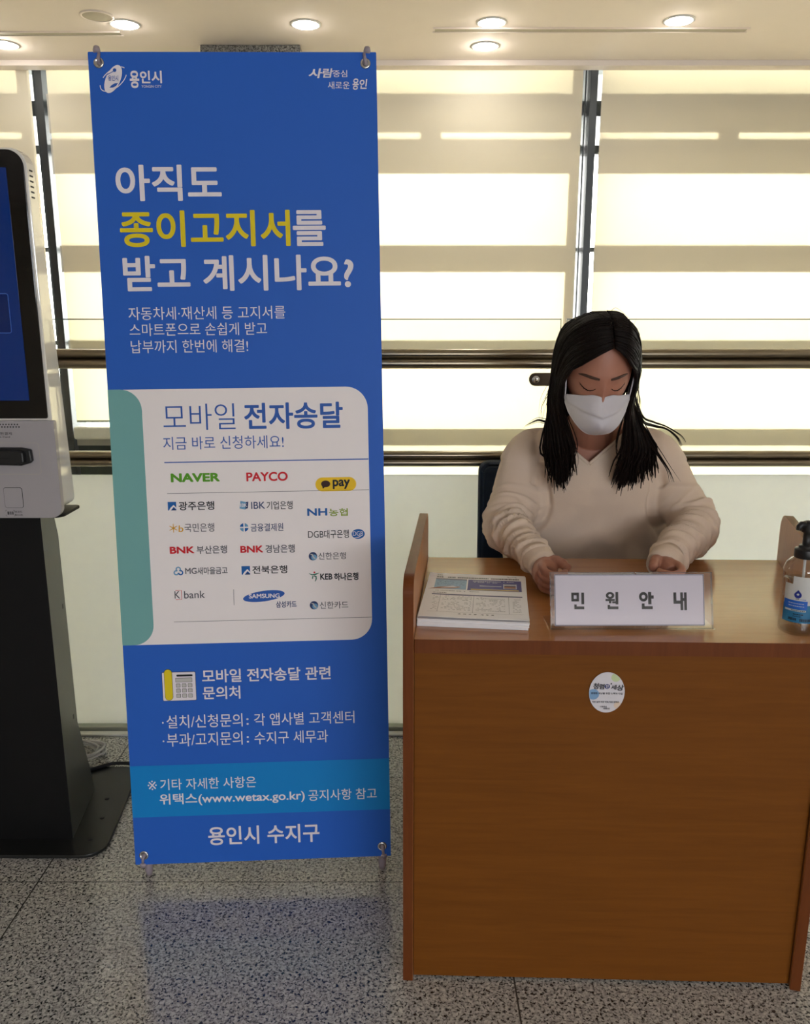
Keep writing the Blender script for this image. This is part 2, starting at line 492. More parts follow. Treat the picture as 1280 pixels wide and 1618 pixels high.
for g in gaps[:-1]:
    if g in (-.52, .463, 1.45, -2.5):
        MB().box(g-.014, g+.014, YR+.028, YR+.052, 0, 1.19).build('post', M_steel, bal, bevel=.003)
        p = MB().prism(rr(g-.098, g+.098, 1.111, 1.149, .018, 8), YR-.018, YR-.010, lambda u, v, d: (u, d, v)).build('glass_clamp', M_steel_dark, bal)
        for s in (-1, 1):
            MB().lathe([(.012, 0), (.012, .004), (.010, .006), (0, .006)], (0, 0, 0), 20, M=lambda x, y, z, s=s, g=g: (g+s*.079+x, YR-.018-z, 1.130+y)).build('bolt', M_chrome, p)
MB().box(-7, 7, YR-.022, YR+.03, 0, .018).build('base_channel', M_alu, bal, bevel=.002)
MB().box(-7, 7, YR-.052, YR-.026, 0, .008).build('floor_strip', M_sill, bal, bevel=.003)

# ------------------------------------------------------------------ blue X-stand banner
BC = Vector((-.3469, 1.8033, .9489))
BMAT = Matrix.Rotation(.0403, 3, 'Z') @ Matrix.Rotation(-.1021, 3, 'X') @ Matrix.Rotation(-.0110, 3, 'Y')
def BAN(u, v, d):
    """banner plane in mm; d = mm towards the viewer"""
    return BC + BMAT @ Vector((u/1000, -d/1000, v/1000))
ink = {}
def pm(k, r, g, b, rough=.5): ink[k] = mat('print_'+k, srgb(r, g, b), rough, spec=.25, vary=.01)
pm('banner_blue', 36, 96, 196); pm('cyan', 10, 130, 206); pm('panel', 240, 234, 236); pm('teal', 116, 172, 172)
pm('white', 232, 226, 234); pm('yellow', 226, 204, 30); pm('royal', 44, 92, 178); pm('green', 88, 158, 34); pm('red', 206, 30, 44)
pm('ink_black', 26, 30, 36); pm('navy', 42, 62, 110); pm('grey', 92, 92, 100); pm('logo_blue', 24, 96, 172); pm('olive', 140, 164, 40)
pm('gold', 222, 166, 40); pm('pill_yellow', 236, 194, 30); pm('brown', 58, 28, 22); pm('sky', 110, 160, 200); pm('light_grey', 196, 194, 192); pm('deep_green', 20, 110, 90)
INK = ['banner_blue','cyan','panel','teal','white','yellow','royal','green','red','ink_black','navy','grey','logo_blue','olive','gold','pill_yellow','brown','sky','light_grey','deep_green']
IX = {k: i for i, k in enumerate(INK)}
SHORT = {'w':'white','y':'yellow','b':'royal','B':'royal','gn':'green','r':'red','k':'ink_black','n':'navy','gy':'grey','c':'logo_blue','ol':'olive'}
BANNER_TEXT = [
    ('아직도', -257.2, -35.0, 600.2, 674.5, 'w', 3),
    ('종이고지서', -253.7, 108.2, 505.4, 580.9, 'y', 3),
    ('를', 113.7, 184.4, 505.1, 579.9, 'w', 3),
    ('받고 계시나요?', -252.3, 242.1, 412.3, 487.3, 'w', 3),
    ('자동차세·재산세 등 고지서를', -245.7, 91.8, 352.5, 380.2, 'w', 0),
    ('스마트폰으로 손쉽게 받고', -245.3, 51.0, 318.4, 345.3, 'w', 0),
    ('납부까지 한번에 해결!', -244.2, 8.5, 281.9, 309.5, 'w', 0),
    ('용인시', -260.4, -239.6, 842.1, 852.9, 'b', 2),
    ('용', -216.2, -196.4, 828.1, 862.7, 'w', 4),
    ('인', -194.9, -173.5, 837.7, 862.7, 'w', 4),
    ('시', -170.9, -149.5, 837.7, 862.6, 'w', 4),
    ('YONGIN CITY', -192.7, -150.9, 828.8, 834.1, 'w', 1),
    ('사', 155.5, 183.4, 847.8, 867.5, 'w', 4),
    ('람', 184.6, 206.9, 848.9, 867.5, 'w', 3),
    ('중심', 208.0, 237.9, 849.9, 864.0, 'w', 1),
    ('새로운', 196.7, 242.5, 826.2, 841.3, 'w', 1),
    ('용', 247.8, 260.9, 824.5, 847.2, 'w', 3),
    ('인', 262.3, 278.1, 826.5, 846.0, 'w', 3),
    ('모바일', -182.8, -25.4, 113.9, 171.3, 'B', -1),
    ('전자송달', -5.9, 211.5, 113.1, 171.4, 'B', 3),
    ('지금 바로 신청하세요!', -185.7, 78.9, 71.1, 100.0, 'B', 0),
    ('NAVER', -172.8, -64.9, -0.8, 19.0, 'gn', 6),
    ('PAYCO', -6.3, 85.4, -1.9, 18.4, 'r', 4),
    ('pay', 185.1, 223.7, -22.6, -1.3, 'k', 4),
    ('광주은행', -158.5, -79.8, -63.9, -44.4, 'k', 2),
    ('IBK', 2.0, 32.9, -63.5, -47.9, 'n', 1),
    ('기업은행', 36.2, 94.2, -65.8, -47.3, 'k', 1),
    ('NH', 126.3, 171.2, -81.9, -65.1, 'c', 4),
    ('농협', 175.1, 217.2, -83.4, -66.2, 'ol', 2),
    ('국민은행', -147.9, -82.0, -112.9, -93.7, 'gy', 1),
    ('금융결제원', -0.9, 71.8, -114.7, -96.9, 'n', 1),
    ('DGB', 126.8, 161.4, -131.9, -116.4, 'k', 0),
    ('대구은행', 162.8, 218.5, -133.8, -114.9, 'k', 1),
    ('BNK', -183.1, -128.3, -161.3, -145.5, 'r', 5),
    ('부산은행', -123.4, -55.6, -163.0, -144.8, 'gy', 2),
    ('BNK', -26.0, 25.3, -162.7, -146.9, 'r', 5),
    ('경남은행', 30.2, 96.0, -164.3, -145.8, 'gy', 2),
    ('신한은행', 148.5, 210.8, -182.0, -166.0, 'gy', 1),
    ('MG', -151.1, -125.5, -208.4, -194.5, 'gy', 2),
    ('새마을금고', -124.1, -56.6, -210.2, -193.4, 'gy', 2),
    ('전북은행', -0.8, 77.5, -211.5, -193.3, 'k', 2),
    ('KEB', 151.4, 178.8, -228.5, -214.4, 'k', 4),
    ('하나은행', 182.7, 237.8, -230.9, -213.3, 'k', 4),
    ('K', -177.4, -165.2, -263.9, -247.1, 'gy', 1),
    ('bank', -156.2, -109.4, -264.5, -247.4, 'gy', 1),
    ('SAMSUNG', -11.0, 58.7, -267.7, -257.4, 'w', 4),
    ('삼성카드', 49.5, 96.0, -290.8, -275.6, 'n', 3),
    ('신한카드', 148.5, 213.2, -295.9, -279.3, 'gy', 1),
    ('DGB', 227.9, 250.4, -129.1, -119.0, 'w', 0),
    ('모바일 전자송달 관련', -124.7, 169.0, -462.6, -431.1, 'w', 2.5),
    ('문의처', -124.9, -39.1, -502.3, -471.5, 'w', 2.5),
    ('설치/신청문의', -210.4, -36.7, -569.1, -537.4, 'w', 0.5),
    (':', -28.0, -22.8, -565.5, -549.8, 'w', 1),
    ('각 앱사별 고객센터', -10.1, 221.2, -568.7, -539.0, 'w', 0.5),
    ('부과/고지문의', -211.6, -38.5, -613.0, -580.7, 'w', 0.5),
    (':', -28.9, -23.8, -608.4, -593.1, 'w', 1),
    ('수지구 세무과', -10.8, 158.9, -613.2, -583.0, 'w', 0.5),
    ('·', -220.7, -216.9, -556.9, -552.8, 'w', 2),
    ('·', -221.5, -217.7, -601.1, -597.0, 'w', 2),
    ('※', -261.3, -240.5, -716.6, -693.7, 'w', -1.6),
    ('기타 자세한 사항은', -232.6, -11.4, -717.7, -690.4, 'w', 0.5),
    ('위택스(www.wetax.go.kr)', -235.8, 100.9, -757.6, -726.9, 'w', 2),
    ('공지사항 참고', 109.2, 269.3, -755.7, -728.4, 'w', 0.5),
    ('용인시 수지구', -127.8, 132.8, -857.7, -811.9, 'w', 2.5),
]
stand = empty('banner_stand', (-.34, 1.78, 0), 'tall blue information banner on an X-shaped stand, standing between kiosk and desk', 'banner')
sh = MB()
sh.prism(rr(-300, 300, -900, 900, 2, 2), .4, -.4, BAN, IX['banner_blue'])
P1, P2, P3, P4 = .9, 1.3, 1.7, 2.1
sh.flat(rr(-300, 266.8, -370, 204, (1, 48, 48, 1), 10), P1, BAN, IX['panel'])
sh.flat(rr(-300, -228, -370, 204.5, (1, 46, 46, 1), 10), P2, BAN, IX['teal'])
sh.flat(rr(-300, 300, -783, -657.5, .5, 1), P1, BAN, IX['cyan'])
for a, b, w, c in (((-185.4, 43.5), (266, 43.5), 2.4, 'royal'), ((-182.6, -25.5), (266, -25.5), .9, 'grey'), ((-182, -318), (266, -318), .9, 'grey'), ((-44.8, -246), (-44.8, -282.4), 1, 'grey')):
    for q in ribbon([a, b], w): sh.flat(q, P2, BAN, IX[c])
# pay pill with speech bubble
sh.flat(rr(146.5, 237.5, -27.3, 4, 15.6, 10), P2, BAN, IX['pill_yellow'])
sh.flat(ell(169.3, -10.5, 10.2, 7.6), P3, BAN, IX['brown'])
sh.flat([(161, -14), (168, -17), (163, -21.5)], P3, BAN, IX['brown'])
for s, x0, x1, y0, y1, c, w in BANNER_TEXT:
    on_dark = (s == 'DGB' and c == 'w') or s == 'pay' or (s == 'SAMSUNG') or (s == '용인시' and c == 'b')
    sl = .16 if (s in ('사', '람') or (s in ('용', '인') and x0 > 100)) else 0
    write(sh, s, x0, x1, y0, y1, P4 if on_dark else P2, BAN, IX[SHORT[c]], w, sl)
# city emblem: tilted egg, orbit ring, dot, leaf
sh.flat(ell(-250.3, 846, 30.5, 14.6, 62), P3, BAN, IX['white'])
ring = [(x, y) for x, y in ell(-250, 846, 33, 17, 38, 40)]
for q in ribbon(ring[1:14], 1.7) + ribbon(ring[17:37], 1.7): sh.flat(q, P2, BAN, IX['white'])
sh.flat(ell(-246.2, 863.5, 3.6, 3.6), P4, BAN, IX['royal'])
for q in ribbon([(-248, 861.5), (-255, 858), (-262.5, 854.5)], 1.4): sh.flat(q, P4, BAN, IX['royal'])
sh.flat([(-259, 828.5), (-252, 829), (-245, 832), (-240.5, 838), (-247, 837.5), (-254, 834)], P4, BAN, IX['royal'])
# small marks beside the names
def tri_mark(x0, x1, y0, y1):
    sh.flat(rr(x0, x1, y0, y1, .3, 1), P2, BAN, IX['logo_blue'])
    w, h = x1-x0, y1-y0
    sh.flat([(x0+.12*w, y0), (x0+.35*w, y0), (x0+.70*w, y0+.42*h), (x1, y0+.12*h), (x1, y0+.30*h), (x0+.70*w, y0+.66*h), (x0+.30*w, y0+.30*h)][::1], P3, BAN, IX['panel'])
    sh.flat([(x0+.42*w, y0), (x1, y0), (x0+.70*w, y0+.26*h)], P3, BAN, IX['navy'])
tri_mark(-182.5, -163.9, -63.5, -44.4)
tri_mark(-25.2, -6.0, -212.6, -193.3)
sh.flat([(-24, -62), (-11, -65), (-9, -48), (-21.5, -45)], P2, BAN, IX['sky'])
sh.flat([(-11.5, -63.5), (-5.5, -62), (-4, -47), (-9.5, -48)], P2, BAN, IX['navy'])
write(sh, 'IBK', -21.5, -7, -58.5, -51, P3, BAN, IX['panel'], 1)
for a in (90, 150, 210, 270, 330, 30):                      # star K b
    c = (-172.5, -103.5)
    e = (c[0]+10*math.cos(R(a)), c[1]+10*math.sin(R(a)))
    for q in ribbon([c, e], [2.2, 1.4]): sh.flat(q, P2, BAN, IX['gold'])
write(sh, 'b', -161.5, -151, -112.5, -97.5, P2, BAN, IX['gold'], 1.5, .1)
for a in range(4):                                          # quartered disc
    q = ell(-15.6, -105, 9.6, 9.6, 0, 8, a*90+9, a*90+81)
    sh.flat(q + [(-15.6+2.0*math.cos(R(a*90+45)), -105+2.0*math.sin(R(a*90+45)))], P2, BAN, IX['logo_blue' if a % 2 else 'sky'])
sh.flat(ell(239.5, -125.2, 14.8, 11.2), P2, BAN, IX['logo_blue'])
for q in ribbon([(230, -134), (240, -132.5), (250, -128)], [.5, 2, .5]): sh.flat(q, P3, BAN, IX['white'])
for cx, cy in ((136.3, -174), (135.4, -287.2)):             # globe with an S
    sh.flat(ell(cx, cy, 9.6, 9.6), P2, BAN, IX['navy'])
    sh.flat(ell(cx+2.5, cy-2.5, 6.4, 6.4, 0, 20), P3, BAN, IX['sky'])
    for q in ribbon([(cx-6, cy+5.5), (cx-1, cy+3.5), (cx, cy), (cx+3, cy-4), (cx+6.5, cy-6)], [1.2, 3.4, 2.6, 3.4, 1.2]): sh.flat(q, P4, BAN, IX['light_grey'])
for a, k in ((90, 'sky'), (210, 'sky'), (330, 'logo_blue')):   # three loops
    c = (-166.3+5.6*math.cos(R(a)), -202.3+5.2*math.sin(R(a)))
    for q in ribbon(ell(c[0], c[1], 4.6, 4.6, 0, 18, a-150, a+150), 3.0): sh.flat(q, P2, BAN, IX[k])
sh.flat(ell(138.5, -211.2, 2, 2), P2, BAN, IX['red'])           # little walking figure
for q in ribbon([(126.5, -213.5), (133, -216.5), (141, -215.5), (149.5, -212.5)], [.8, 2.6, 3, 1]) + ribbon([(135, -219), (133.5, -226)], 2.4) + ribbon([(137, -219), (142, -220.5), (142.3, -226), (139.5, -232)], [2.4, 3, 2.8, 1.4]):
    sh.flat(q, P2, BAN, IX['deep_green'])
for q in ribbon([(-175, -245.6), (-161.8, -245.6), (-161.8, -266.6), (-175, -266.6)], 1.3): sh.flat(q, P2, BAN, IX['red'])
sh.flat(ell(22.8, -263.2, 47.5, 12.2, 7), P2, BAN, IX['royal'])
# telephone drawing
sh.flat(rr(-216, -139, -503.5, -435, 3), P1, BAN, IX['ink_black'])
sh.flat(rr(-215, -140, -502.6, -436, 2.4), P2, BAN, IX['white'])
sh.flat(rr(-182.4, -146, -446, -441.4, 1.5, 3), P3, BAN, IX['ink_black'])
sh.flat(rr(-185, -147.5, -459.5, -449, 1, 2), P3, BAN, IX['ink_black'])
sh.flat(rr(-184.2, -148.3, -458.7, -449.8, .8, 2), P4, BAN, IX['light_grey'])
for i in range(3):
    for j in range(3):
        x, y = -184.5+13.4*i, -470.6-12.2*j
        sh.flat(rr(x, x+10, y-1, y+8, 1.2, 3), P3, BAN, IX['ink_black'])
        sh.flat(rr(x+.8, x+9.2, y-.2, y+7.2, .9, 3), P4, BAN, IX['light_grey'])
sh.flat(rr(-210.6, -192, -502, -428, 9, 8), P3, BAN, IX['ink_black'])
sh.flat(rr(-209.8, -192.8, -501.2, -428.8, 8.4, 8), P4, BAN, IX['yellow'])
sheet = sh.build('banner_sheet', [ink[k] for k in INK], stand)
# stand: hub, four arms with hooks, rear leg, eyelets
M_arm = mat('grey_stand_plastic', srgb(150, 140, 150), .45)
M_pole = mat('dark_pole', srgb(40, 40, 44), .4)
EYE = [(-278.4, 878.3), (276.8, 877.4), (-279.4, -877.1), (279.8, -875)]
hub = BAN(0, -80, -95)
MB().lathe([(0, -.03), (.022, -.03), (.026, 0), (.022, .03), (0, .03)], hub, 24).build('hub', M_pole, stand)
for (u, v) in EYE:
    s = 1 if v > 0 else -1
    sx = 1 if u > 0 else -1
    tip = BAN(u+sx*3, v+s*24, -6)
    MB().tube([hub, BAN(u*.5, v*.5-20, -75), BAN(u*.93, v*.93, -22), tip], [.006, .0055, .005, .0045], 10).build('arm', M_pole, stand)
    e = MB()
    e.lathe([(.0066, -.0012), (.0105, -.0012), (.0112, .0004), (.0105, .0022), (.0080, .0030), (.0066, .0020)], (0, 0, 0), 28, M=lambda x, y, z, u=u, v=v: BAN(u+x*1000, v+y*1000, z*1000))
    e.build('eyelet', M_chrome, stand)
    h = MB()
    h.tube([BAN(u+sx*4.5, v+s*(33 if s > 0 else 24), -5), BAN(u+sx*4, v+s*26, -3), BAN(u+sx*3.5, v+s*20, -2)], [.0062, .0078, .0070], 12)
    h.build('arm_tip', M_arm, stand)
    k = MB()
    k.tube([BAN(u, v, -6), BAN(u, v, 2), BAN(u+sx*(-.6 if s > 0 else 1), v+s*4, 5.5), BAN(u-sx*.5*s*-1+(-sx*3 if s > 0 else -sx*-3), v+s*(19 if s > 0 else 18), 4)], [.004, .0042, .0038, .0030], 10)
    k.build('hook', M_arm, stand)
foot = Vector((hub.x+.02, hub.y+.52, .012))
MB().tube([hub, hub.lerp(foot, .5), foot], [.007, .0065, .006], 10).build('rear_leg', M_pole, stand)
for (u, v) in EYE[2:]:
    b = BAN(u, v-14, -30)
    MB().tube([b, (b.x, b.y+.001, .014), (b.x, b.y+.002, .001)], [.0080, .0095, .0070], 14).build('foot', M_arm, stand)

# ------------------------------------------------------------------ self-service kiosk
M_kbody = mat('kiosk_white_body', srgb(224, 222, 216), .06, spec=.9, vary=.02, coat=.6)
M_kbase = mat('kiosk_base_plate', srgb(34, 35, 34), .38, metal=.3, vary=.02)
M_kpanel = mat('kiosk_grey_panel', srgb(158, 154, 158), .45, vary=.02)
M_kcol = mat('kiosk_black_column', srgb(9, 9, 10), .55, spec=.25, vary=.02)
M_kside = mat('kiosk_column_side', srgb(88, 89, 84), .33, metal=.6, vary=.02)
M_bezel = mat('black_glass_bezel', srgb(8, 8, 9), .06, vary=.01)
M_screen = mat('lit_blue_screen', srgb(2, 14, 40), .08, vary=.02, emit=.40, tint=srgb(0, 48, 124))
M_screen2 = mat('lit_blue_tile', srgb(2, 12, 34), .08, vary=.02, emit=.40, tint=srgb(0, 34, 100))
M_screenline = mat('lit_pale_line', srgb(60, 90, 150), .08, emit=.5, tint=srgb(50, 90, 160))
KX0, KX1, KY = -1.285, -.778, 1.80
kiosk = empty('kiosk', (-1.03, 1.95, 0), 'white and black self-service payment kiosk with lit blue screen at the left edge', 'kiosk')
FR = lambda u, v, d: (u, KY-d, v)                    # front elevation; d towards the viewer
UP = lambda u, v, d: (u, v, d)                       # plan
# base plate with rounded corners and bolt holes
b = MB()
base = []
for (cx, cy, a0) in ((-1.26, 1.84, 180), (-.80, 1.84, 270), (-.83, 2.155, 0), (-1.25, 2.155, 90)):
    for k in range(7):
        a = R(a0+15*k); base.append((cx+.052*math.cos(a), cy+.052*math.sin(a)))
b.prism(base, .003, .012, UP)
bp = b.build('base_plate', M_kbase, kiosk, bevel=.002)
for x, y in ((-.822, 2.035), (-.803, 1.945), (-.800, 1.852), (-1.26, 2.035), (-1.27, 1.945)):
    MB().lathe([(.006, 0), (.006, .0008), (0, .0008)], (x, y, .012), 16).build('bolt_hole', M_rubber, bp)
# column: tapering in plan, its back kicks out near the floor
def colsec(yb, z):
    xr = -.845-.128*(yb-1.86)
    return [(-1.225, 1.855, z), (-.845, 1.855, z), (xr, yb, z), (-1.03*2-xr, yb, z)]
c = MB()
rings = [colsec(2.085, .012), colsec(2.075, .05), colsec(1.985, .27), colsec(1.975, .78), colsec(1.94, .875)]
V = [p for r_ in rings for p in r_]
c.add(V, [(i*4+k, i*4+(k+1) % 4, i*4+4+(k+1) % 4, i*4+4+k) for i in range(4) for k in (1, 2, 3)] + [(19, 18, 17, 16)], 1)
c.f += [[i*4, i*4+1, i*4+5, i*4+4] for i in range(4)]; c.m += [0]*4; c.s += [False]*4
col_ = c.build('column', [M_kcol, M_kside], kiosk)
for x, y, z in ((-.8585, 1.955, .30), (-.8585, 1.955, .60)):
    MB().box(x-.001, x+.002, y-.003, y+.003, z-.006, z+.006).build('screw', M_black, col_)
# head: white shell, black glass front, lit screen
h = MB(); h.prism(rr(KX0, KX1+.003, .880, 1.640, (.02, .02, .035, .035), 8), 0, 1, lambda u, v, d: (u+(.004 if u > -1 else 0)*(1.64-v), KY+d*(.036+.064*(1.64-v)), v))
hd = h.build('head_shell', M_kbody, kiosk, bevel=.002)
MB().prism(rr(KX0+.002, KX1-.002, 1.088, 1.636, (.004, .004, .034, .034), 8), .004, 0, FR).build('bezel', M_bezel, kiosk, bevel=.001)
s = MB(); s.prism(rr(KX0+.04, KX1-.038, 1.127, 1.601, .001, 1), .0048, .002, FR)
for z0, z1 in ((1.27, 1.352), (1.40, 1.50)):
    for x0, x1 in ((-1.21, -1.05), (-1.02, -.838)):
        if (z0 > 1.3): continue
        s.flat(rr(x0, x1, z0, z1, .005, 4), .0050, FR, 2); s.flat(rr(x0+.001, x1-.001, z0+.001, z1-.001, .004, 4), .0052, FR, 1)
scr = s.build('screen', [M_screen, M_screen2, M_screenline], kiosk)
# payment panel below the screen
p = MB(); p.prism(rr(KX0-.003, KX1+.015, .868, 1.084, (.024, .024, .004, .004), 8), .016, .001, FR)
d = MB()
for j in range(2):
    for i in range(12):
        x = -.910+.0062*i+.003*j; d.lathe([(0, .0004), (.0016, .0004), (.0016, -.001)], (0, 0, 0), 8, M=lambda a, b_, c_, x=x, z=1.0765-.0055*j: (x+a, KY-.016-c_, z+b_))
t = p
write(t, '신용카드 / 간편결제', -.934, -.856, 1.0535, 1.0595, .0164, FR, 1, 1)
write(t, 'Credit Card', -.900, -.861, 1.0475, 1.0510, .0164, FR, 1, 1.5)
write(t, '바코드', -.868, -.851, .8795, .8845, .0164, FR, 1, 1.2)
write(t, 'Barcode', -.868, -.851, .8735, .8770, .0164, FR, 1, 1.5)
for i, w in enumerate((.0022, .001, .0016, .001, .002)): t.flat(rr(-.884+.0027*i, -.884+.0027*i+w, .8755, .8825, .0001, 1), .0164, FR, 1)
for sx, sz in ((-1, -1), (-1, 1), (1, -1), (1, 1)):
    cx, cz = -.878+sx*.010, .879+sz*.0065
    for q in ribbon([(cx, cz-sz*.003), (cx, cz), (cx-sx*.003, cz)], .0006): t.flat(q, .0164, FR, 1)
pan = p.build('payment_panel', [M_kpanel, M_rubber], kiosk)
d.build('speaker_holes', M_rubber, pan)
o = MB()
for q in ribbon(rr(-.99, -.800, .967, 1.036, .006, 4) + [(-.984, .967)], .0006): o.flat(q, .0163, FR)
o.build('panel_seam', M_vent, pan)
rd = MB()
A = [(-.98, .990), (-.838, .987), (-.818, .993), (-.813, .998), (-.815, 1.0225), (-.835, 1.0265), (-.98, 1.0275)]
B = [(x-.012 if x > -.9 else x, z) for x, z in A]
rd.prism(A, .028, .015, FR).prism([(-.975, .993), (-.842, .990), (-.825, .996), (-.826, 1.0185), (-.842, 1.022), (-.975, 1.023)], .040, .028, FR)
rd.build('card_reader', M_black, kiosk, bevel=.003)
MB().prism(rr(-.93, -.857, 1.0045, 1.0075, .001, 2), .0404, .039, FR).build('card_slot', M_rubber, kiosk)
o = MB(); o.prism(rr(-.888, -.8465, .891, .937, .005, 5), .0165, .015, FR).build('scanner_frame', M_rubber, kiosk)
MB().prism(rr(-.8872, -.8473, .8918, .9362, .0045, 5), .0172, .016, FR).build('scanner_window', M_kpanel, kiosk)
# tray under the head, sticking out at the back, and vents on the flank
MB().prism(rr(KX0-.002, KX1+.012, 1.790, 1.900, (.02, .02, .012, .012), 6), .866, .873, UP).build('bottom_tray', M_kcol, kiosk, bevel=.002)
for i in range(6):
    z = 1.598-.0105*i
    MB().box(KX1+.001, KX1+.0042, 1.810, 1.824, z-.0016, z+.0016).build('vent', M_rubber, hd)

# cables behind the kiosk
cab = MB(); pts = []
for k in range(150):
    a = 2*math.pi*k/28
    rr_ = .075+.010*math.sin(k*.37)+.004*math.cos(k*1.1)
    pts.append((-1.022+rr_*1.25*math.cos(a), 2.285+rr_*.75*math.sin(a), .006+.0022*(k/28)*2+.002*math.sin(k*.6)))
cab.tube(pts, .0034, 6)
tag(cab.build('network_cable', mat('grey_cable_sheath', srgb(190, 188, 184), .5)), 'coil of thin pale grey cable on the floor behind the kiosk', 'cable')
cab = MB()
def smooth(P, n=8):
    P = [Vector(p) for p in P]; out = []
    for i in range(len(P)-1):
        p0, p1, p2, p3 = P[max(i-1, 0)], P[i], P[i+1], P[min(i+2, len(P)-1)]
        for k in range(n):
            t = k/n
            out.append(.5*((2*p1)+(p2-p0)*t+(2*p0-5*p1+4*p2-p3)*t*t+(3*p1-p0-3*p2+p3)*t**3))
    return out + [P[-1]]
cab.tube(smooth([(-1.02, 2.10, .22), (-.99, 2.14, .10), (-.955, 2.16, .020), (-.93, 2.17, .018), (-.87, 2.215, .016), (-.80, 2.215, .014), (-.765, 2.195, .010), (-.72, 2.18, .0055), (-.55, 2.30, .0055), (-.30, 2.38, .0055)]), .005, 8)
cab.build('power_cable', M_rubber, kiosk)

# ------------------------------------------------------------------ reception desk
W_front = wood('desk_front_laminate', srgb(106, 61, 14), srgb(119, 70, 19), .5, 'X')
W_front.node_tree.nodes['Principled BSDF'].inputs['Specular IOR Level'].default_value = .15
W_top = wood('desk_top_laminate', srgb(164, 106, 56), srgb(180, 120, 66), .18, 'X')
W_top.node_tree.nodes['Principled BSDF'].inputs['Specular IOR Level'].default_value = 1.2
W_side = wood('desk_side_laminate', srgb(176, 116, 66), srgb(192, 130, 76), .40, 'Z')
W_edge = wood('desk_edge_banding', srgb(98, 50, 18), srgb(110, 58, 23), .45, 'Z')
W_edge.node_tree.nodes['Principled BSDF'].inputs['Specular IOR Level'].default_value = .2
FL, FR_, BL, BR = Vector((-.004, 1.405)), Vector((.783, 1.376)), Vector((.038, 1.965)), Vector((.930, 1.935))
desk = empty('reception_desk', (.44, 1.66, 0), 'small orange-brown wooden counter desk with raised side panels, woman seated behind', 'desk')
def side_panel(f, b_, inner):
    """upright panel along f->b_; rounded top corners; inner = unit vector to the inside"""
    L = (b_-f).length; e = (b_-f)/L
    m = MB(); T = .0195
    prof = rr(0, L, 0, .846, (.001, .001, .045, .035), 9)
    def M(u, v, d): q = f+e*u+inner*d; return (q.x, q.y, v)
    n = len(prof)
    m.add([M(u, v, .0) for u, v in prof]+[M(u, v, T) for u, v in prof], [list(range(n)), list(range(2*n-1, n-1, -1))], 0)
    for i in range(n):
        j = (i+1) % n
        m.f.append([i, n+i, n+j, j]); m.m.append(1); m.s.append(False)
    return m.build('side_panel', [W_side, W_edge], desk, bevel=.0015)
inL = Vector((BL-FL)).normalized(); inL = Vector((inL.y, -inL.x))
inR = Vector((BR-FR_)).normalized(); inR = Vector((-inR.y, inR.x))
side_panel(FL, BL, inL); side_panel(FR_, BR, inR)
ex = (FR_-FL).normalized(); ey = Vector((-ex.y, ex.x))
def inset(f, s): return f+s*.0203
def quad_slab(name, y0, y1, z0, z1, mats, bevel, cut=0.0):
    """slab between the side panels from depth y0 to y1 behind the front line"""
    def on(f, b_, s, dy):
        e = (b_-f).normalized(); base = f+s*.0203
        k = dy/max(.2, e.dot(ey)); return base+e*k
    P = [on(FL, BL, inL, y0), on(FR_, BR, inR, y0), on(FR_, BR, inR, y1), on(FL, BL, inL, y1)]
    m = MB()
    V = [(q.x, q.y, z0) for q in P]+[(q.x, q.y, z1) for q in P]
    m.add(V, [(3, 2, 1, 0), (4, 5, 6, 7)], 0)
    m.add(V, [(0, 1, 5, 4), (1, 2, 6, 5), (2, 3, 7, 6), (3, 0, 4, 7)], 1)
    return m.build(name, mats, desk, bevel=bevel)
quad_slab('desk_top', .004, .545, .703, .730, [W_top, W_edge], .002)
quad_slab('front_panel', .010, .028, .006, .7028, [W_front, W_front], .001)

# sticker on the front panel
sc_ = FL+ex*.375+ey*.0094
def STK(u, v, d):
    q = sc_+ex*(u/1000)-ey*((d+.3)/1000); return (q.x, q.y, .629+v/1000)
stk = MB()
stk.prism(ell(0, 0, 32.5, 40, 0, 48), .2, -.2, STK, 0)
M_st = [mat('sticker_paper', srgb(212, 208, 214), .5, vary=.01), mat('sticker_blue', srgb(120, 158, 196), .5), mat('sticker_green', srgb(190, 204, 160), .5), mat('sticker_ink', srgb(16, 16, 30), .5), mat('sticker_peach', srgb(222, 200, 180), .5), mat('sticker_navy', srgb(24, 40, 110), .5)]
def clipd(cx, cy, r):
    P = []
    for x, y in ell(cx, cy, r, r, 0, 40):
        k = math.hypot(x/31.9, y/39.4)
        P.append((x/k, y/k) if k > 1 else (x, y))
    return P
stk.flat(clipd(-24.5, -4, 10.5), .4, STK, 1); stk.flat(clipd(15, 30, 8.5), .4, STK, 2); stk.flat(clipd(21, -25, 7), .4, STK, 4)
for ch, x0, x1, y0, y1 in (('청', -26, -16, 6.5, 18.5), ('렴', -15, -5.5, 6.5, 17), ('세', 6.5, 16.5, 6, 15.5), ('상', 17, 29.5, 4, 16)):
    write(stk, ch, x0, x1, y0, y1, .6, STK, 3, 4, .08)
stk.flat(ell(0, 12, 4.8, 4.8), .6, STK, 5); write(stk, '한', -2.9, 2.9, 9, 15.5, .8, STK, 0, 2)
stk.flat(ell(7, 17.5, 1.5, 1.5), .6, STK, 3)
write(stk, '청렴한 세상을 위한 노력과 다짐', -29, 28.5, -3.8, .3, .6, STK, 3, 2)
write(stk, '작은 실천 작은 약속 작은 변화로', -26, 23, -20.5, -16.8, .6, STK, 3, 2)
write(stk, '사람중심', -11.5, 1, -29.5, -26.6, .6, STK, 3, 2); write(stk, '새로운 용인', -5, 7, -33.5, -30.2, .6, STK, 3, 3)
tag(stk.build('sticker', M_st), 'small white oval sticker with pastel dots on the front of the desk', 'sticker')

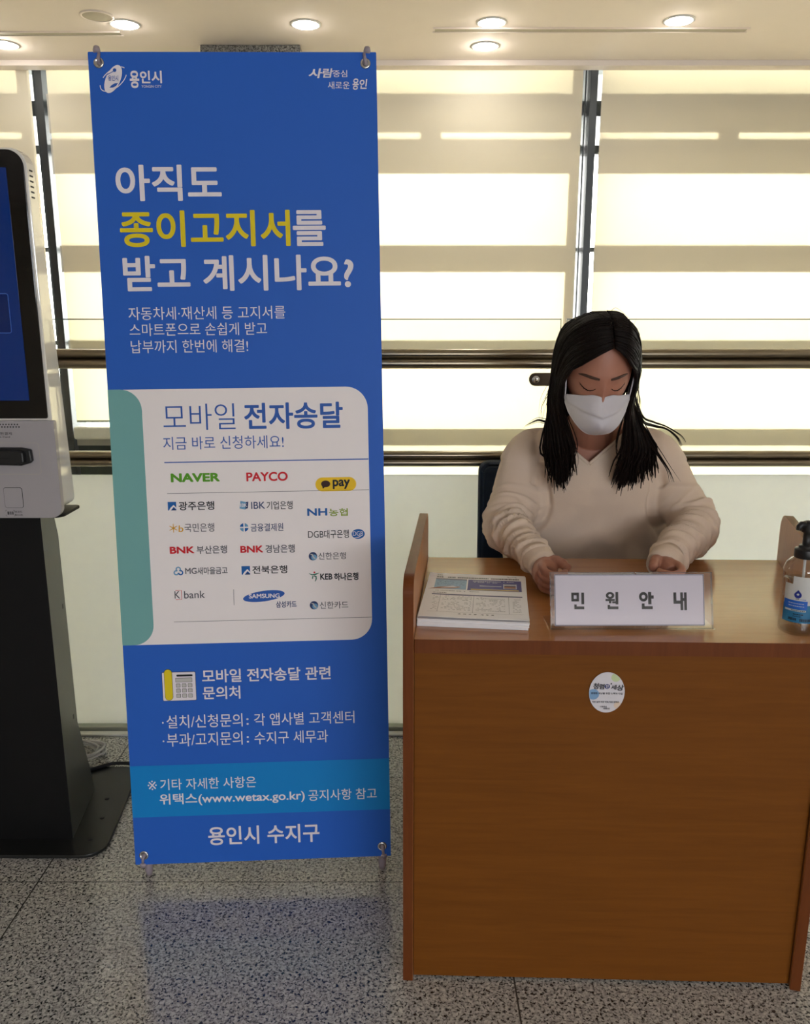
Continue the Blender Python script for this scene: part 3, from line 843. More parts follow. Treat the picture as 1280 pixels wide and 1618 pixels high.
# ------------------------------------------------------------------ leaflets
M_paper = mat('leaflet_paper', srgb(240, 238, 240), .55, vary=.015)
M_lp = [M_paper, mat('leaflet_sky', srgb(140, 176, 206), .5), mat('leaflet_indigo', srgb(66, 66, 138), .5), mat('leaflet_ink', srgb(52, 52, 64), .5), mat('leaflet_yellow', srgb(222, 196, 96), .5), mat('leaflet_pale', srgb(205, 208, 218), .5), mat('leaflet_rust', srgb(166, 110, 86), .5), mat('leaflet_bar', srgb(80, 82, 118), .5)]
la = Vector((.238, -.026)).normalized() if False else Vector((.993, -.115)).normalized()
lb = Vector((-la.y, la.x))
L0 = Vector((.0225, 1.470))
LW, LH = .2095, .292
def leaf_M(dx, dy, rot, zb, curl):
    c_, s_ = math.cos(rot), math.sin(rot)
    def M(u, v, d):
        a, b_ = u-LW/2, v-LH/2
        a, b_ = a*c_-b_*s_+LW/2+dx, a*s_+b_*c_+LH/2+dy
        q = L0+la*a+lb*b_
        lift = curl*(max(0, 1-v/LH))**2 + curl*.35*(max(0, 1-u/LW))**3
        return (q.x, q.y, zb+lift+d)
    return M
def leaf_sheet(m, M, t):
    nu, nv = 8, 12
    V = [M(LW*i/nu, LH*j/nv, t) for j in range(nv+1) for i in range(nu+1)] + [M(LW*i/nu, LH*j/nv, 0) for j in range(nv+1) for i in range(nu+1)]
    N = (nu+1)*(nv+1); F = []
    for j in range(nv):
        for i in range(nu):
            a = j*(nu+1)+i; F.append((a, a+1, a+nu+2, a+nu+1)); F.append((N+a, N+a+nu+1, N+a+nu+2, N+a+1))
    edge = [i for i in range(nu+1)] + [j*(nu+1)+nu for j in range(1, nv+1)] + [nv*(nu+1)+i for i in range(nu-1, -1, -1)] + [j*(nu+1) for j in range(nv-1, 0, -1)]
    for k in range(len(edge)):
        a, b_ = edge[k], edge[(k+1) % len(edge)]; F.append((a, N+a, N+b_, b_))
    m.add(V, F, 0)
rng = random.Random(3)
z = .7304
for i in range(14):
    m = MB(); M = leaf_M(rng.uniform(-.0006, .0012), rng.uniform(-.001, .002) + (.004 if i < 6 else 0), rng.uniform(-.006, .006), z, 0)
    leaf_sheet(m, M, .00105); z += .00115
    tag(m.build('leaflet', M_paper), 'printed leaflet in the flat pile under the top leaflet on the desk', 'leaflet', 'pile of tax leaflets')
m = MB(); M = leaf_M(.0005, 0, .004, z, .0045); leaf_sheet(m, M, .0005)
def lr(x0, x1, y0, y1, mi, d=.0007, n=6):
    for k in range(n):
        a, b_ = x0+(x1-x0)*k/n, x0+(x1-x0)*(k+1)/n
        m.add([M(a, y0, d), M(b_, y0, d), M(b_, y1, d), M(a, y1, d)], [(0, 1, 2, 3)], mi)
def dashes(x0, x1, y, h, mi, d=.0009, dens=.75):
    x = x0
    while x < x1:
        w = rng.uniform(.0015, .005); w = min(w, x1-x)
        if rng.random() < dens: m.add([M(x, y, d), M(x+w, y, d), M(x+w, y+h, d), M(x, y+h, d)], [(0, 1, 2, 3)], mi)
        x += w+.0008
dashes(.018, .035, .276, .004, 3); dashes(.165, .190, .279, .0016, 3); dashes(.172, .195, .275, .0016, 3)
dashes(.018, .196, .259, .007, 3, dens=.9)
lr(.017, .084, .180, .252, 1); lr(.017, .084, .245, .252, 7, .0008)
for k in range(6): dashes(.022, .080, .237-.006*k, .0018, 2, dens=.55)
m.add([M(.004, .176, .0009), M(.030, .182, .0009), M(.060, .186, .0009), M(.074, .196, .0009), M(.050, .202, .0009), M(.028, .192, .0009)], [(0, 1, 2, 3, 4, 5)], 6)
m.add([M(.030, .186, .0011), M(.066, .192, .0011), M(.056, .204, .0011)], [(0, 1, 2)], 5)
lr(.087, .200, .178, .252, 2)
dashes(.097, .185, .240, .004, 5, dens=.8); dashes(.097, .150, .232, .003, 5, dens=.8)
lr(.112, .158, .207, .2115, 5, .0009); lr(.094, .194, .181, .187, 4, .0009); lr(.162, .190, .194, .228, 5, .0009, 3); lr(.164, .188, .197, .226, 3, .0010, 3); lr(.164, .188, .199, .208, 6, .0012, 3); lr(.164, .188, .216, .222, 5, .0012, 3)
dashes(.018, .112, .166, .0024, 3, dens=.7); dashes(.018, .045, .151, .0036, 3, dens=.9)
lr(.016, .200, .139, .146, 7)
for k in range(12): 
    for (a, b_) in ((.020, .032), (.040, .098), (.108, .165), (.180, .196)):
        dashes(a, b_, .131-.0078*k, .0015, 3, dens=.55 if (k % 4) else .25)
for x in (.034, .102, .172):
    lr(x, x+.0005, .032, .139, 3, n=1)
lr(.016, .200, .0315, .0321, 3)
for ch, x in zip('수지구청세무과', (.075, .085, .095, .105, .118, .128, .138)):
    V, F = glyphs(ch, 3)
    m.add([M(x+.0055*a, .018+.006*b_, .0009+.00003*q) for a, b_, q in V], F, 3)
tag(m.build('leaflet', M_lp), 'top leaflet of the pile on the desk, printed with blue picture boxes and a table', 'leaflet', 'pile of tax leaflets')

# ------------------------------------------------------------------ desk sign in a clear stand
SB = Vector((.272, 1.449)); se = Vector((1, .006)).normalized(); sn = Vector((-se.y, se.x))
TI = R(17); SW = .300
def SG(u, v, d):
    """sign face: u right, v up the tilted face, d towards the viewer (m)"""
    q = SB+se*u+sn*(v*math.sin(TI)-d*math.cos(TI)); return (q.x, q.y, .7335+v*math.cos(TI)+d*math.sin(TI))
sign = empty('desk_sign', (SB.x+.15, SB.y+.02, .73), 'white desk sign with four black characters in a clear acrylic stand', 'sign')
a = MB()
a.prism(rr(0, SW+.004, 0, .106, .002, 3), .0030, .0012, SG); a.prism(rr(0, SW+.004, 0, .106, .002, 3), -.0012, -.0030, SG)
a.build('acrylic_sleeve', M_acrylic, sign)
f = MB()
def FB(u, v, d): q = SB+se*u+sn*v; return (q.x, q.y, .7303+d)
f.prism(rr(-.002, SW+.008, -.004, .075, .003, 3), .003, 0, FB)
f.build('acrylic_foot', M_acrylic, sign)
e = MB()
for v0 in (0, .1045): e.prism(rr(0, SW+.004, v0, v0+.0015, .0003, 1), .0032, -.0032, SG)
for u0 in (0, SW+.0028): e.prism(rr(u0, u0+.0012, 0, .106, .0003, 1), .0032, -.0032, SG)
e.build('acrylic_edge', glass('acrylic_edge', (.80, .82, .84), 1.6), sign)
p = MB()
p.prism(rr(.008, .289, .006, .102, .0005, 1), .0004, -.0004, SG, 0)
for x0, x1, y0, y1 in ((.0085, .2885, .0065, .0078), (.0085, .2885, .1002, .1015), (.0085, .0098, .0065, .1015), (.2872, .2885, .0065, .1015)):
    p.flat(rr(x0, x1, y0, y1, .0001, 1), .0006, SG, 1)
BOLD = {  # heavy square lettering: filled bars, then rings (cx, cy, rx, ry, hole)
    '민': ([(0,.47,.60,.63),(0,.84,.60,1),(0,.47,.19,1),(.41,.47,.60,1),(.78,.30,1,1),(.22,0,.41,.29),(.22,0,1,.17)], []),
    '원': ([(0,.475,.73,.60),(.27,.34,.45,.50),(.52,.345,.80,.455),(.78,.28,1,1),(.16,0,.35,.25),(.16,0,1,.16)], [(.36,.80,.33,.20,.40)]),
    '안': ([(.62,.28,.84,1),(.84,.61,1,.80),(.18,0,.37,.33),(.18,0,.92,.17)], [(.30,.72,.30,.28,.42)]),
    '내': ([(0,.36,.22,1),(0,.36,.54,.54),(.52,0,.72,1),(.80,0,1,1),(.70,.52,.82,.68)], [])}
for ch, x0, x1, y0, y1 in (('민', .0395, .0635, .037, .068), ('원', .1035, .1275, .037, .069), ('안', .1665, .1940, .037, .069), ('내', .2310, .2560, .035, .068)):
    bars, rings = BOLD[ch]
    fx = lambda u: x0+(x1-x0)*u
    fy = lambda v: y0+(y1-y0)*v
    for k, (a, b_, c_, d_) in enumerate(bars): p.flat([(fx(a), fy(b_)), (fx(c_), fy(b_)), (fx(c_), fy(d_)), (fx(a), fy(d_))], .0008+.00002*k, SG, 2)
    for cx, cy, rx, ry, h in rings:
        O, I = ell(cx, cy, rx, ry, 0, 28), ell(cx, cy, rx*h, ry*h, 0, 28)
        for k in range(28): l = (k+1) % 28; p.flat([(fx(q[0]), fy(q[1])) for q in (O[k], O[l], I[l], I[k])], .00095, SG, 2)
p.build('paper_insert', [mat('sign_paper', srgb(202, 195, 209), .5, vary=.01), mat('sign_border', srgb(40, 42, 70), .5), mat('sign_ink', srgb(8, 8, 11), .6, spec=.1)], sign)

# sheet of paper in front of the woman
def sheet_of_paper(x, y, z, w, h, rot, lift, label):
    m = MB(); nu, nv = 10, 6; c_, s_ = math.cos(rot), math.sin(rot); V = []
    for d in (.0008, 0):
        for j in range(nv+1):
            for i in range(nu+1):
                u, v = w*i/nu, h*j/nv
                V.append((x+u*c_-v*s_, y+u*s_+v*c_, z+d+lift*(i/nu)**2*(j/nv)))
    N = (nu+1)*(nv+1); F = []
    for j in range(nv):
        for i in range(nu):
            a = j*(nu+1)+i; F += [(a, a+1, a+nu+2, a+nu+1), (N+a, N+a+nu+1, N+a+nu+2, N+a+1)]
    e = [i for i in range(nu+1)]+[j*(nu+1)+nu for j in range(1, nv+1)]+[nv*(nu+1)+i for i in range(nu-1, -1, -1)]+[j*(nu+1) for j in range(nv-1, 0, -1)]
    F += [(e[k], N+e[k], N+e[(k+1) % len(e)], e[(k+1) % len(e)]) for k in range(len(e))]
    m.add(V, F, 0, True)
    return tag(m.build('paper_sheet', M_paper), label, 'paper')
sheet_of_paper(.335, 1.600, .7308, .185, .214, -.02, .002, 'plain white sheet of paper lying behind the desk sign, between the hands')
sheet_of_paper(.512, 1.640, .7325, .062, .172, -.10, .0, 'small white paper slip under the hand on the right, behind the desk sign')

# ------------------------------------------------------------------ hand sanitiser bottle
BX, BY, BZ = .7340, 1.452, .7302
M_pet = glass('clear_bottle_plastic', (.93, .935, .93), 1.8, 1.5)
M_gel = glass('clear_gel', (.96, .97, .97), .5, 1.33)
bot = empty('sanitizer_bottle', (BX, BY, .73), 'clear hand sanitizer bottle with black pump at right end of the desk', 'bottle')
RB = .0345
prof = [(0, .004), (.026, .001), (.0315, .0), (.0342, .004), (RB, .010), (RB, .112), (.0338, .122), (.0305, .131), (.0245, .138), (.0185, .142), (.0165, .145), (.0165, .150)]
MB().lathe(prof, (BX, BY, BZ), 48).build('body', M_pet, bot)
MB().lathe([(0, .006), (.030, .004), (.0325, .010), (.0325, .100), (0, .100)], (BX, BY, BZ), 40).build('gel', M_gel, bot)
M_lb = [mat('label_white', srgb(196, 196, 194), .4, vary=.01), mat('label_teal', srgb(36, 110, 152), .4), mat('label_blue', srgb(20, 92, 190), .4), mat('label_navy', srgb(22, 40, 130), .4), mat('label_ink', srgb(24, 44, 64), .4)]
lab = MB()
def cyl(th0, th1, z0, z1, r, mi, n=10, z1b=None):
    V = []
    for k in range(n+1):
        a = R(th0+(th1-th0)*k/n); zt = z1 if z1b is None else z1+(z1b-z1)*k/n
        V += [(BX+r*math.sin(a), BY-r*math.cos(a), BZ+z0), (BX+r*math.sin(a), BY-r*math.cos(a), BZ+zt)]
    lab.add(V, [(2*k, 2*k+2, 2*k+3, 2*k+1) for k in range(n)], mi, True)
def CY(u, v, d): a = u/RB; r = RB+d; return (BX+r*math.sin(a), BY-r*math.cos(a), BZ+v)
cyl(-78, 95, .026, .060, RB+.0003, 1, 24); cyl(-78, 95, .060, .098, RB+.0003, 0, 24); cyl(-52, 95, .098, .113, RB+.0003, 0, 20)
cyl(-76, -6, .052, .068, RB+.0005, 2, 12); cyl(-70, -9, .0475, .0508, RB+.0006, 0, 12)
drop = [(0, .0145)] + [(.0062*math.cos(R(a)), .0048+.0062*math.sin(R(a))) for a in range(35, -216, -12)]
lab.flat([(x-.021, .074+y) for x, y in drop], .0007, CY, 3)
def ldash(x0, x1, y, h, mi):
    x = x0
    while x < x1:
        w = rng.uniform(.0008, .003)
        lab.flat([(x, y), (x+w, y), (x+w, y+h), (x, y+h)], .0008, CY, mi); x += w+.0007
ldash(-.030, -.008, .0483, .0016, 4); ldash(-.026, -.012, .041, .0022, 4); ldash(-.026, -.016, .0375, .0014, 4); ldash(-.034, -.020, .030, .005, 4); ldash(-.014, .004, .029, .0055, 4)
ldash(-.036, -.01, .062, .0012, 0); ldash(-.036, -.01, .057, .0012, 0); ldash(-.024, -.019, .0705, .0014, 4); ldash(-.016, -.008, .0705, .001, 2)
lab.build('label', M_lb, bot)
pump = MB()
pump.lathe([(.0185, .142), (.0195, .143), (.0195, .157), (.0185, .159), (.0130, .1595), (.0130, .1635), (.0118, .165), (.0075, .1655), (.0075, .190), (.0085, .1905)], (BX, BY, BZ), 36)
pump.lathe([(0, .1895), (.0105, .1895), (.0115, .193), (.0115, .203), (.0100, .2085), (.006, .2105), (0, .211)], (BX, BY, BZ), 32)
pump.tube([(BX, BY, BZ+.203), (BX-.016, BY-.004, BZ+.2045), (BX-.0195, BY-.005, BZ+.201), (BX-.0205, BY-.0052, BZ+.1945)], [.0072, .0062, .0055, .0046], 14)
pump.build('pump', M_black, bot)
MB().tube([(BX, BY, BZ+.145), (BX+.001, BY, BZ+.08), (BX+.006, BY+.002, BZ+.012)], .0026, 8).build('dip_tube', M_whiteplastic, bot)

# ------------------------------------------------------------------ chair behind the desk
M_navy = mat('navy_fabric', srgb(30, 44, 60), .85, vary=.12, scale=500, bump=.3)
ch = empty('office_chair', (.485, 2.14, 0), 'dark navy upholstered chair behind the desk, backrest showing beside the woman', 'chair')
cb = MB()
nu, nv = 12, 10
def CB(i, j, d):
    u = -1+2*i/nu; v = j/nv
    x = .485+.262*u; y = 2.335+.012*v+.055*v*v-.035*(1-u*u)*-1*0 - .03*u*u*1.0 + .02
    return (x, y+d, .47+.425*v)
cb.prism(rr(-.270, .270, 0, .43, .03, 6), .02, -.025, lambda u, v, d: (.485+u, 2.372-d+.02*v/.43-.35*u*u, .470+v))
cb.build('backrest', M_navy, ch, bevel=.01)
cb = MB(); cb.prism(rr(-.260, .260, .01, .42, .025, 6), .03, .02, lambda u, v, d: (.485+u, 2.366-d+.02*v/.43-.35*u*u, .470+v))
cb.build('back_cushion', M_navy, ch, bevel=.006)
MB().prism(rr(.25, .72, 1.90, 2.33, .05, 8), .40, .47, UP).build('seat', M_navy, ch, bevel=.015)
for sx in (-1, 1):
    MB().tube(smooth([(.485+sx*.20, 2.31, .40), (.485+sx*.20, 2.405, .43), (.485+sx*.20, 2.385, .60)], 5), .011, 10).build('back_bracket', M_steel_dark, ch)
    for y, y2 in ((1.94, 1.92), (2.29, 2.33)):
        MB().tube([(.485+sx*.19, y, .405), (.485+sx*.215, y2, .001)], .0115, 12).build('leg', M_steel_dark, ch)

# ------------------------------------------------------------------ the woman at the desk
from mathutils import noise
M_skin = mat('skin', srgb(170, 116, 95), .5, vary=.04, scale=120)
M_sweater = mat('cream_knit', srgb(216, 196, 178), .9, vary=.05, scale=700, bump=.25)
M_hair = mat('dark_brown_hair', srgb(19, 12, 10), .55, spec=.14, vary=.25, scale=90)
M_mask = mat('white_mask_cloth', srgb(200, 196, 203), .7, vary=.02, scale=300)
M_brow = mat('brow_hair', srgb(76, 52, 42), .7)
M_trouser = mat('dark_trousers', srgb(34, 36, 44), .8)
M_shoe = mat('dark_shoe', srgb(24, 24, 26), .4)

def fuse(mb, voxel, it=4, fac=.5):
    """union of the overlapping closed shapes in mb as one continuous surface"""
    o = mb.build('tmp', M_skin)
    r = o.modifiers.new('r', 'REMESH'); r.mode = 'VOXEL'; r.voxel_size = voxel
    s = o.modifiers.new('s', 'SMOOTH'); s.iterations = it; s.factor = fac
    COL.objects.unlink(o)
    me = evaluated(o)
    old = o.data
    bpy.data.objects.remove(o); bpy.data.meshes.remove(old)
    me.materials.clear()
    return me

def link_mesh(name, me, m, parent):
    off = rootloc(parent) if parent else Vector((0, 0, 0))
    for v in me.vertices: v.co = v.co-off
    me.materials.append(m)
    me.polygons.foreach_set('use_smooth', [True]*len(me.polygons))
    me.update(); me.name = name
    o = bpy.data.objects.new(name, me); COL.objects.link(o)
    if parent: o.parent = parent
    return o

PX = .485                                            # body axis
HO = Vector((.431, 1.867, 1.197)); TH = R(25)
HF = Vector((-.03, -math.cos(TH), -math.sin(TH))).normalized()
HU = Vector((0, -math.sin(TH), math.cos(TH))); HX = Vector((1, -.03, 0)).normalized()
def HD(x, y, z):
    """head frame: x right in the picture, y out of the face, z to the crown"""
    return HO + HX*x + HF*y + HU*z

def g(a, s): return math.exp(-(a/s)**2)
def face(dx, dy, dz):
    """head surface point for a unit direction in the head frame"""
    x, y, z = .073*dx, .094*dy, .113*dz
    if dz < 0:                                       # jaw narrows, back of the skull tucks in
        k = -dz
        x *= 1-.30*k**2.2
        if dy < 0: y *= 1-.55*k**1.2
        else: y *= 1-.04*k
    if dy > 0:
        f = dy**.5
        y -= .0040*f*g(x/.0731, .9)*0
        y += .016*g(x, .0085)*g(z+.038, .016)*f + .007*g(x, .007)*g(z+.014, .018)*f      # nose
        y += .0030*g(abs(x)-.030, .022)*g(z-.021, .009)*f                                   # brow ridge
        y -= .0062*g(abs(x)-.030, .017)*g(z+.004, .010)*f                                   # socket
        y += .0062*g(abs(x)-.0315, .0125)*g(z+.006, .0075)*f                                # closed lid
        y += .004*g(abs(x)-.040, .02)*g(z+.040, .02)*f                                      # cheek
        y += .006*g(x, .02)*g(z+.072, .010)*f + .006*g(x, .018)*g(z+.102, .014)*f           # lips, chin
    return x, y, z
def head_shape(m):
    nu, nv = 64, 56
    V = [HD(*face(0, 0, 1))]; F = []
    for j in range(1, nv):
        p = math.pi*j/nv
        for i in range(nu):
            a = 2*math.pi*i/nu
            V.append(HD(*face(math.sin(p)*math.cos(a), math.sin(p)*math.sin(a), math.cos(p))))
    V.append(HD(*face(0, 0, -1)))
    for i in range(nu):
        F.append((0, 1+i, 1+(i+1) % nu))
        F.append((len(V)-1, 1+(nv-2)*nu+(i+1) % nu, 1+(nv-2)*nu+i))
    for j in range(nv-2):
        for i in range(nu):
            a = 1+j*nu+i; b_ = 1+j*nu+(i+1) % nu
            F.append((a, a+nu, b_+nu, b_))
    m.add(V, F, 0, True)

def loft(m, secs, n=40, p=2.0):
    """secs: (cx, cy, z, rx, ry); superellipse sections, closed"""
    V, F = [], []
    for cx, cy, z, rx, ry in secs:
        for k in range(n):
            a = 2*math.pi*k/n; c, s = math.cos(a), math.sin(a)
            V.append((cx+rx*math.copysign(abs(c)**(2/p), c), cy+ry*math.copysign(abs(s)**(2/p), s), z))
    for i in range(len(secs)-1):
        for k in range(n):
            l = (k+1) % n; F.append((i*n+k, i*n+l, (i+1)*n+l, (i+1)*n+k))
    F.append(tuple(range(n-1, -1, -1))); F.append(tuple((len(secs)-1)*n+k for k in range(n)))
    m.add(V, F, 0, True)

TORSO = [(PX, 2.175, .50, .190, .125), (PX, 2.165, .60, .200, .125), (PX, 2.150, .72, .228, .125), (PX, 2.130, .82, .222, .128),
         (PX, 2.115, .89, .196, .128), (PX, 2.108, .95, .198, .112), (PX, 2.108, .99, .160, .098), (PX-.003, 2.100, 1.025, .118, .085), (PX-.008, 2.085, 1.055, .085, .068), (PX-.014, 2.07, 1.08, .055, .055)]
ARM = {-1: [(.330, 2.125, .950), (.292, 2.075, .868), (.257, 1.990, .801), (.270, 1.885, .794), (.300, 1.745, .776)],
       1: [(.648, 2.125, .950), (.686, 2.075, .868), (.722, 1.990, .801), (.664, 1.885, .794), (.572, 1.750, .776)]}

# one continuous body: head, neck, torso, arms, hands, legs
bm_ = MB()
head_shape(bm_)
for s in (-1, 1):                                    # ears
    bm_.tube([HD(s*.073, -.004, .018), HD(s*.081, -.012, .008), HD(s*.078, -.008, -.012), HD(s*.072, .000, -.026)], [.006, .009, .008, .005], 10)
bm_.tube([HD(0, -.035, -.03), HD(0, -.040, -.075), (.455, 2.015, 1.065), (.470, 2.075, 1.02), (.480, 2.10, .96)], [.060, .052, .050, .060, .075], 24)
loft(bm_, [(a, b_+.004, c, d-.016, e-.016) for a, b_, c, d, e in TORSO])
for s in (-1, 1):
    A = ARM[s]
    bm_.tube(smooth(A, 6), [.050-.024*i/24 for i in range(25)], 16)
    bm_.tube(smooth([(PX+s*.09, 2.16, .59), (PX+s*.10, 1.95, .585), (PX+s*.095, 1.745, .55), (PX+s*.09, 1.77, .30), (PX+s*.09, 1.80, .09)], 6), [.085-.045*i/24 for i in range(25)], 16)
    bm_.tube([(PX+s*.09, 1.83, .06), (PX+s*.092, 1.76, .045), (PX+s*.095, 1.66, .03)], [.036, .034, .026], 14)
    # hand: side of the palm on the desk, fingers curled in over the paper
    w = Vector(A[4]); q = -s                         # q: towards the middle of the desk
    def H_(dx, dy, z): return Vector((w.x+q*dx, w.y+dy, z))
    bm_.tube([H_(.002, .01, .769), H_(.004, -.015, .768), H_(.002, -.045, .766), H_(.000, -.072, .763)], [.0240, .0265, .0285, .0245], 16, flat=1.12)
    bm_.tube([H_(.010, -.03, .758), H_(.010, -.062, .758)], [.017, .015], 14)
    for k, (zk, ln, r_) in enumerate(((.7880, 1.0, .0082), (.7732, 1.08, .0083), (.7585, 1.0, .0080), (.7450, .82, .0072))):
        y0 = -.078+.004*k
        bm_.tube(smooth([H_(-.006, y0+.030, zk), H_(-.010, y0, zk+.001), H_(-.006, y0-.024*ln, zk-.003), H_(.014, y0-.036*ln, zk-.006), H_(.032, y0-.024*ln, zk-.007), H_(.036, y0-.006, zk-.007)], 4),
                 [r_*1.05]*5+[r_*1.08]*4+[r_*.95]*4+[r_*1.02]*4+[r_*.95]*3+[r_*.75], 12)
    bm_.tube(smooth([H_(.012, .000, .778), H_(.024, -.026, .788), H_(.036, -.050, .789), H_(.046, -.074, .783)], 5), [.0135]*4+[.0125]*4+[.0112]*4+[.0100]*3+[.0070], 12)
body_me = fuse(bm_, .0024, 3)
bvh = BVHTree.FromPolygons([v.co.copy() for v in body_me.vertices], [tuple(p.vertices) for p in body_me.polygons])
person = link_mesh('person', body_me, M_skin, None)
tag(person, 'seated person in cream V-neck sweater and white mask looking down behind the desk', 'person')

# cream sweater with V neck
sw = MB()
loft(sw, [(a, b_, c, d, e) for a, b_, c, d, e in TORSO])
for s in (-1, 1):
    A = [Vector(p) for p in ARM[s]]
    A[4] = A[4]+(A[4]-A[3]).normalized()*.006
    sw.tube(smooth([(PX+s*.10, 2.12, .955)]+[tuple(p) for p in A], 6), [.070, .070, .070, .070, .070, .071, .071, .071, .071, .070, .069, .067, .066, .065, .064, .063, .061, .060, .058, .056, .054, .051, .049, .046, .044, .042, .040, .038, .036, .034, .033], 24)
sme = fuse(sw, .0050, 5, .6)
import numpy as np
def arm_coords(me):
    """distance to the arm axis and length along it for every vertex"""
    P = np.empty(len(me.vertices)*3); me.vertices.foreach_get('co', P); P = P.reshape(-1, 3)
    best = np.full(len(P), 9.0); al = np.zeros(len(P)); sd = np.zeros(len(P))
    for s in (-1, 1):
        A = [np.array(q) for q in ARM[s]]; acc = 0.0
        for a, b_ in zip(A[:-1], A[1:]):
            d = b_-a; L = float(np.sqrt(d@d))
            t = np.clip((P-a)@d/(d@d), 0, 1)
            e = np.sqrt(((P-a-t[:, None]*d)**2).sum(1))
            k = e < best
            best[k] = e[k]; al[k] = acc+t[k]*L; sd[k] = s
            acc += L
    return best, al, sd
AE, AL, AS = arm_coords(sme)
NR = np.empty(len(sme.vertices)*3); sme.vertex_normals.foreach_get('vector', NR); NR = NR.reshape(-1, 3)
OUT = []
for v in sme.vertices:
    p = v.co.copy()
    e, L, s = AE[v.index], AL[v.index], AS[v.index]
    n = Vector(NR[v.index])
    d = .0045*noise.noise(p*8)+.0012*noise.noise(p*22)
    if e < .088 and L > .10:
        w = min(1, (L-.10)/.10)*(1 if L < .47 else max(0, 1-(L-.47)/.04))
        ph = L*185 + 3.4*noise.noise(p*12) + s*(p.z-.78)*38 + (p.x-PX)*30
        f = max(0, math.sin(ph))**2.2
        d += w*(.0105*f - .0030)*(.25+1.6*abs(noise.noise(p*10+Vector((3, 1, 2)))))
        ph2 = L*95 - s*(p.z-.80)*45 + 2.5*noise.noise(p*9+Vector((7, 0, 0)))
        d += w*.0055*(max(0, math.sin(ph2))**3)
    elif p.y < 2.12:
        q = abs(p.x-PX)                             # creases running down from the armpit
        if .10 < q < .21 and p.z > .70:
            d -= .010*g(q-.155-.10*(.95-p.z), .010)*min(1, max(0, (p.z-.70)/.08))
        d += .003*math.sin((p.z*1.1+abs(p.x-PX)*1.0)*46+3*noise.noise(p*6))*g(p.z-.74, .10)
    if .03 < L < .26 and p.z < .95 and p.y < 2.16: d -= .012*g(e-.083, .009)
    if p.z > .74 or p.y > 1.96 or n.z > -.3: p = p+n*d
    OUT += p[:]
sme.vertices.foreach_set('co', OUT); sme.update()
VX, VZ, VK = .4526, .957, .82
import bmesh
b = bmesh.new(); b.from_mesh(sme)
for sgn in (-1, 1):
    nrm = Vector((-sgn*VK, 0, 1)).normalized()
    bmesh.ops.bisect_plane(b, geom=b.verts[:]+b.edges[:]+b.faces[:], plane_co=(VX, 0, VZ), plane_no=nrm)
dele = []
for f_ in b.faces:
    c_ = f_.calc_center_median()
    if c_.y < 2.085 and c_.z > VZ+VK*abs(c_.x-VX) and abs(c_.x-VX) < .16: dele.append(f_)
    elif c_.z > 1.052: dele.append(f_)
bmesh.ops.delete(b, geom=dele, context='FACES')
b.to_mesh(sme); b.free()
svt = BVHTree.FromPolygons([v.co.copy() for v in sme.vertices], [tuple(p.vertices) for p in sme.polygons])
sweater = link_mesh('sweater', sme, M_sweater, person)
so = sweater.modifiers.new('thick', 'SOLIDIFY'); so.thickness = .003; so.offset = -1
def onto(tree, p, d, off):
    h_ = tree.ray_cast(Vector(p)-Vector(d)*.25, Vector(d))
    return (h_[0]-Vector(d)*off) if h_[0] is not None else Vector(p)
for s in (-1, 1):
    P = []
    for k in range(12):
        t = k/11; x = VX+s*.092*t
        P.append(onto(svt, (x, 2.0, VZ+VK*abs(x-VX)-.004), (0, 1, 0), .0006))
    MB().tube(P, .0042, 8, up=(0, -1, 0), flat=.5).build('neckline_rib', M_sweater, sweater)
    w = Vector(ARM[s][4]); d = (Vector(ARM[s][3])-w).normalized()
    cu = MB()
    cu.tube([w+d*-.024, w+d*-.008, w+d*.012, w+d*.030], [.0310, .0340, .0355, .0370], 28)
    cu.build('cuff', M_sweater, sweater)

# dark trousers and shoes under the desk
tr = MB()
for s in (-1, 1):
    tr.tube(smooth([(PX+s*.085, 2.19, .595), (PX+s*.10, 1.95, .590), (PX+s*.095, 1.735, .555), (PX+s*.09, 1.765, .30), (PX+s*.09, 1.80, .10)], 6), [.105-.048*i/24 for i in range(25)], 18)
loft(tr, [(PX, 2.17, .492, .17, .11), (PX, 2.17, .52, .195, .135), (PX, 2.17, .60, .19, .133), (PX, 2.165, .66, .18, .12)])
link_mesh('trousers', fuse(tr, .008, 4), M_trouser, person)
for s in (-1, 1):
    f = MB(); f.tube([(PX+s*.09, 1.845, .050), (PX+s*.091, 1.80, .050), (PX+s*.093, 1.73, .046), (PX+s*.095, 1.65, .034), (PX+s*.096, 1.615, .028)], [.036, .045, .044, .036, .020], 16)
    f.build('shoe', M_shoe, person)

# brows and closed lashes follow the face
def on_face(x, z, off): return onto(bvh, HD(x, .10, z), -HF, off)
for s in (-1, 1):
    P = [on_face(s*x, z, .0006) for x, z in ((.0120, .0168), (.020, .0180), (.030, .0192), (.040, .0196), (.047, .0182), (.053, .0158))]
    MB().tube(P, [.0024, .0034, .0037, .0034, .0026, .0010], 8, up=tuple(HF), flat=.3).build('eyebrow', M_brow, person)
    P = [on_face(s*x, z, .0003) for x, z in ((.0165, -.0070), (.021, -.0108), (.027, -.0136), (.033, -.0142), (.040, -.0118), (.046, -.0070), (.0495, -.0030))]
    e_ = MB().tube(P, [.0005, .0010, .0014, .0016, .0015, .0011, .0004], 8, up=tuple(HF), flat=.5)
    for k in range(7):
        t = .25+.65*k/6; i = int(t*6); p = P[i].lerp(P[min(6, i+1)], t*6-i)
        e_.tube([p, p+HF*.0022-HU*.0020+HX*s*.0012*(t-.3)], [.0004, .0002], 5)
    e_.build('eyelashes', M_hair, person)

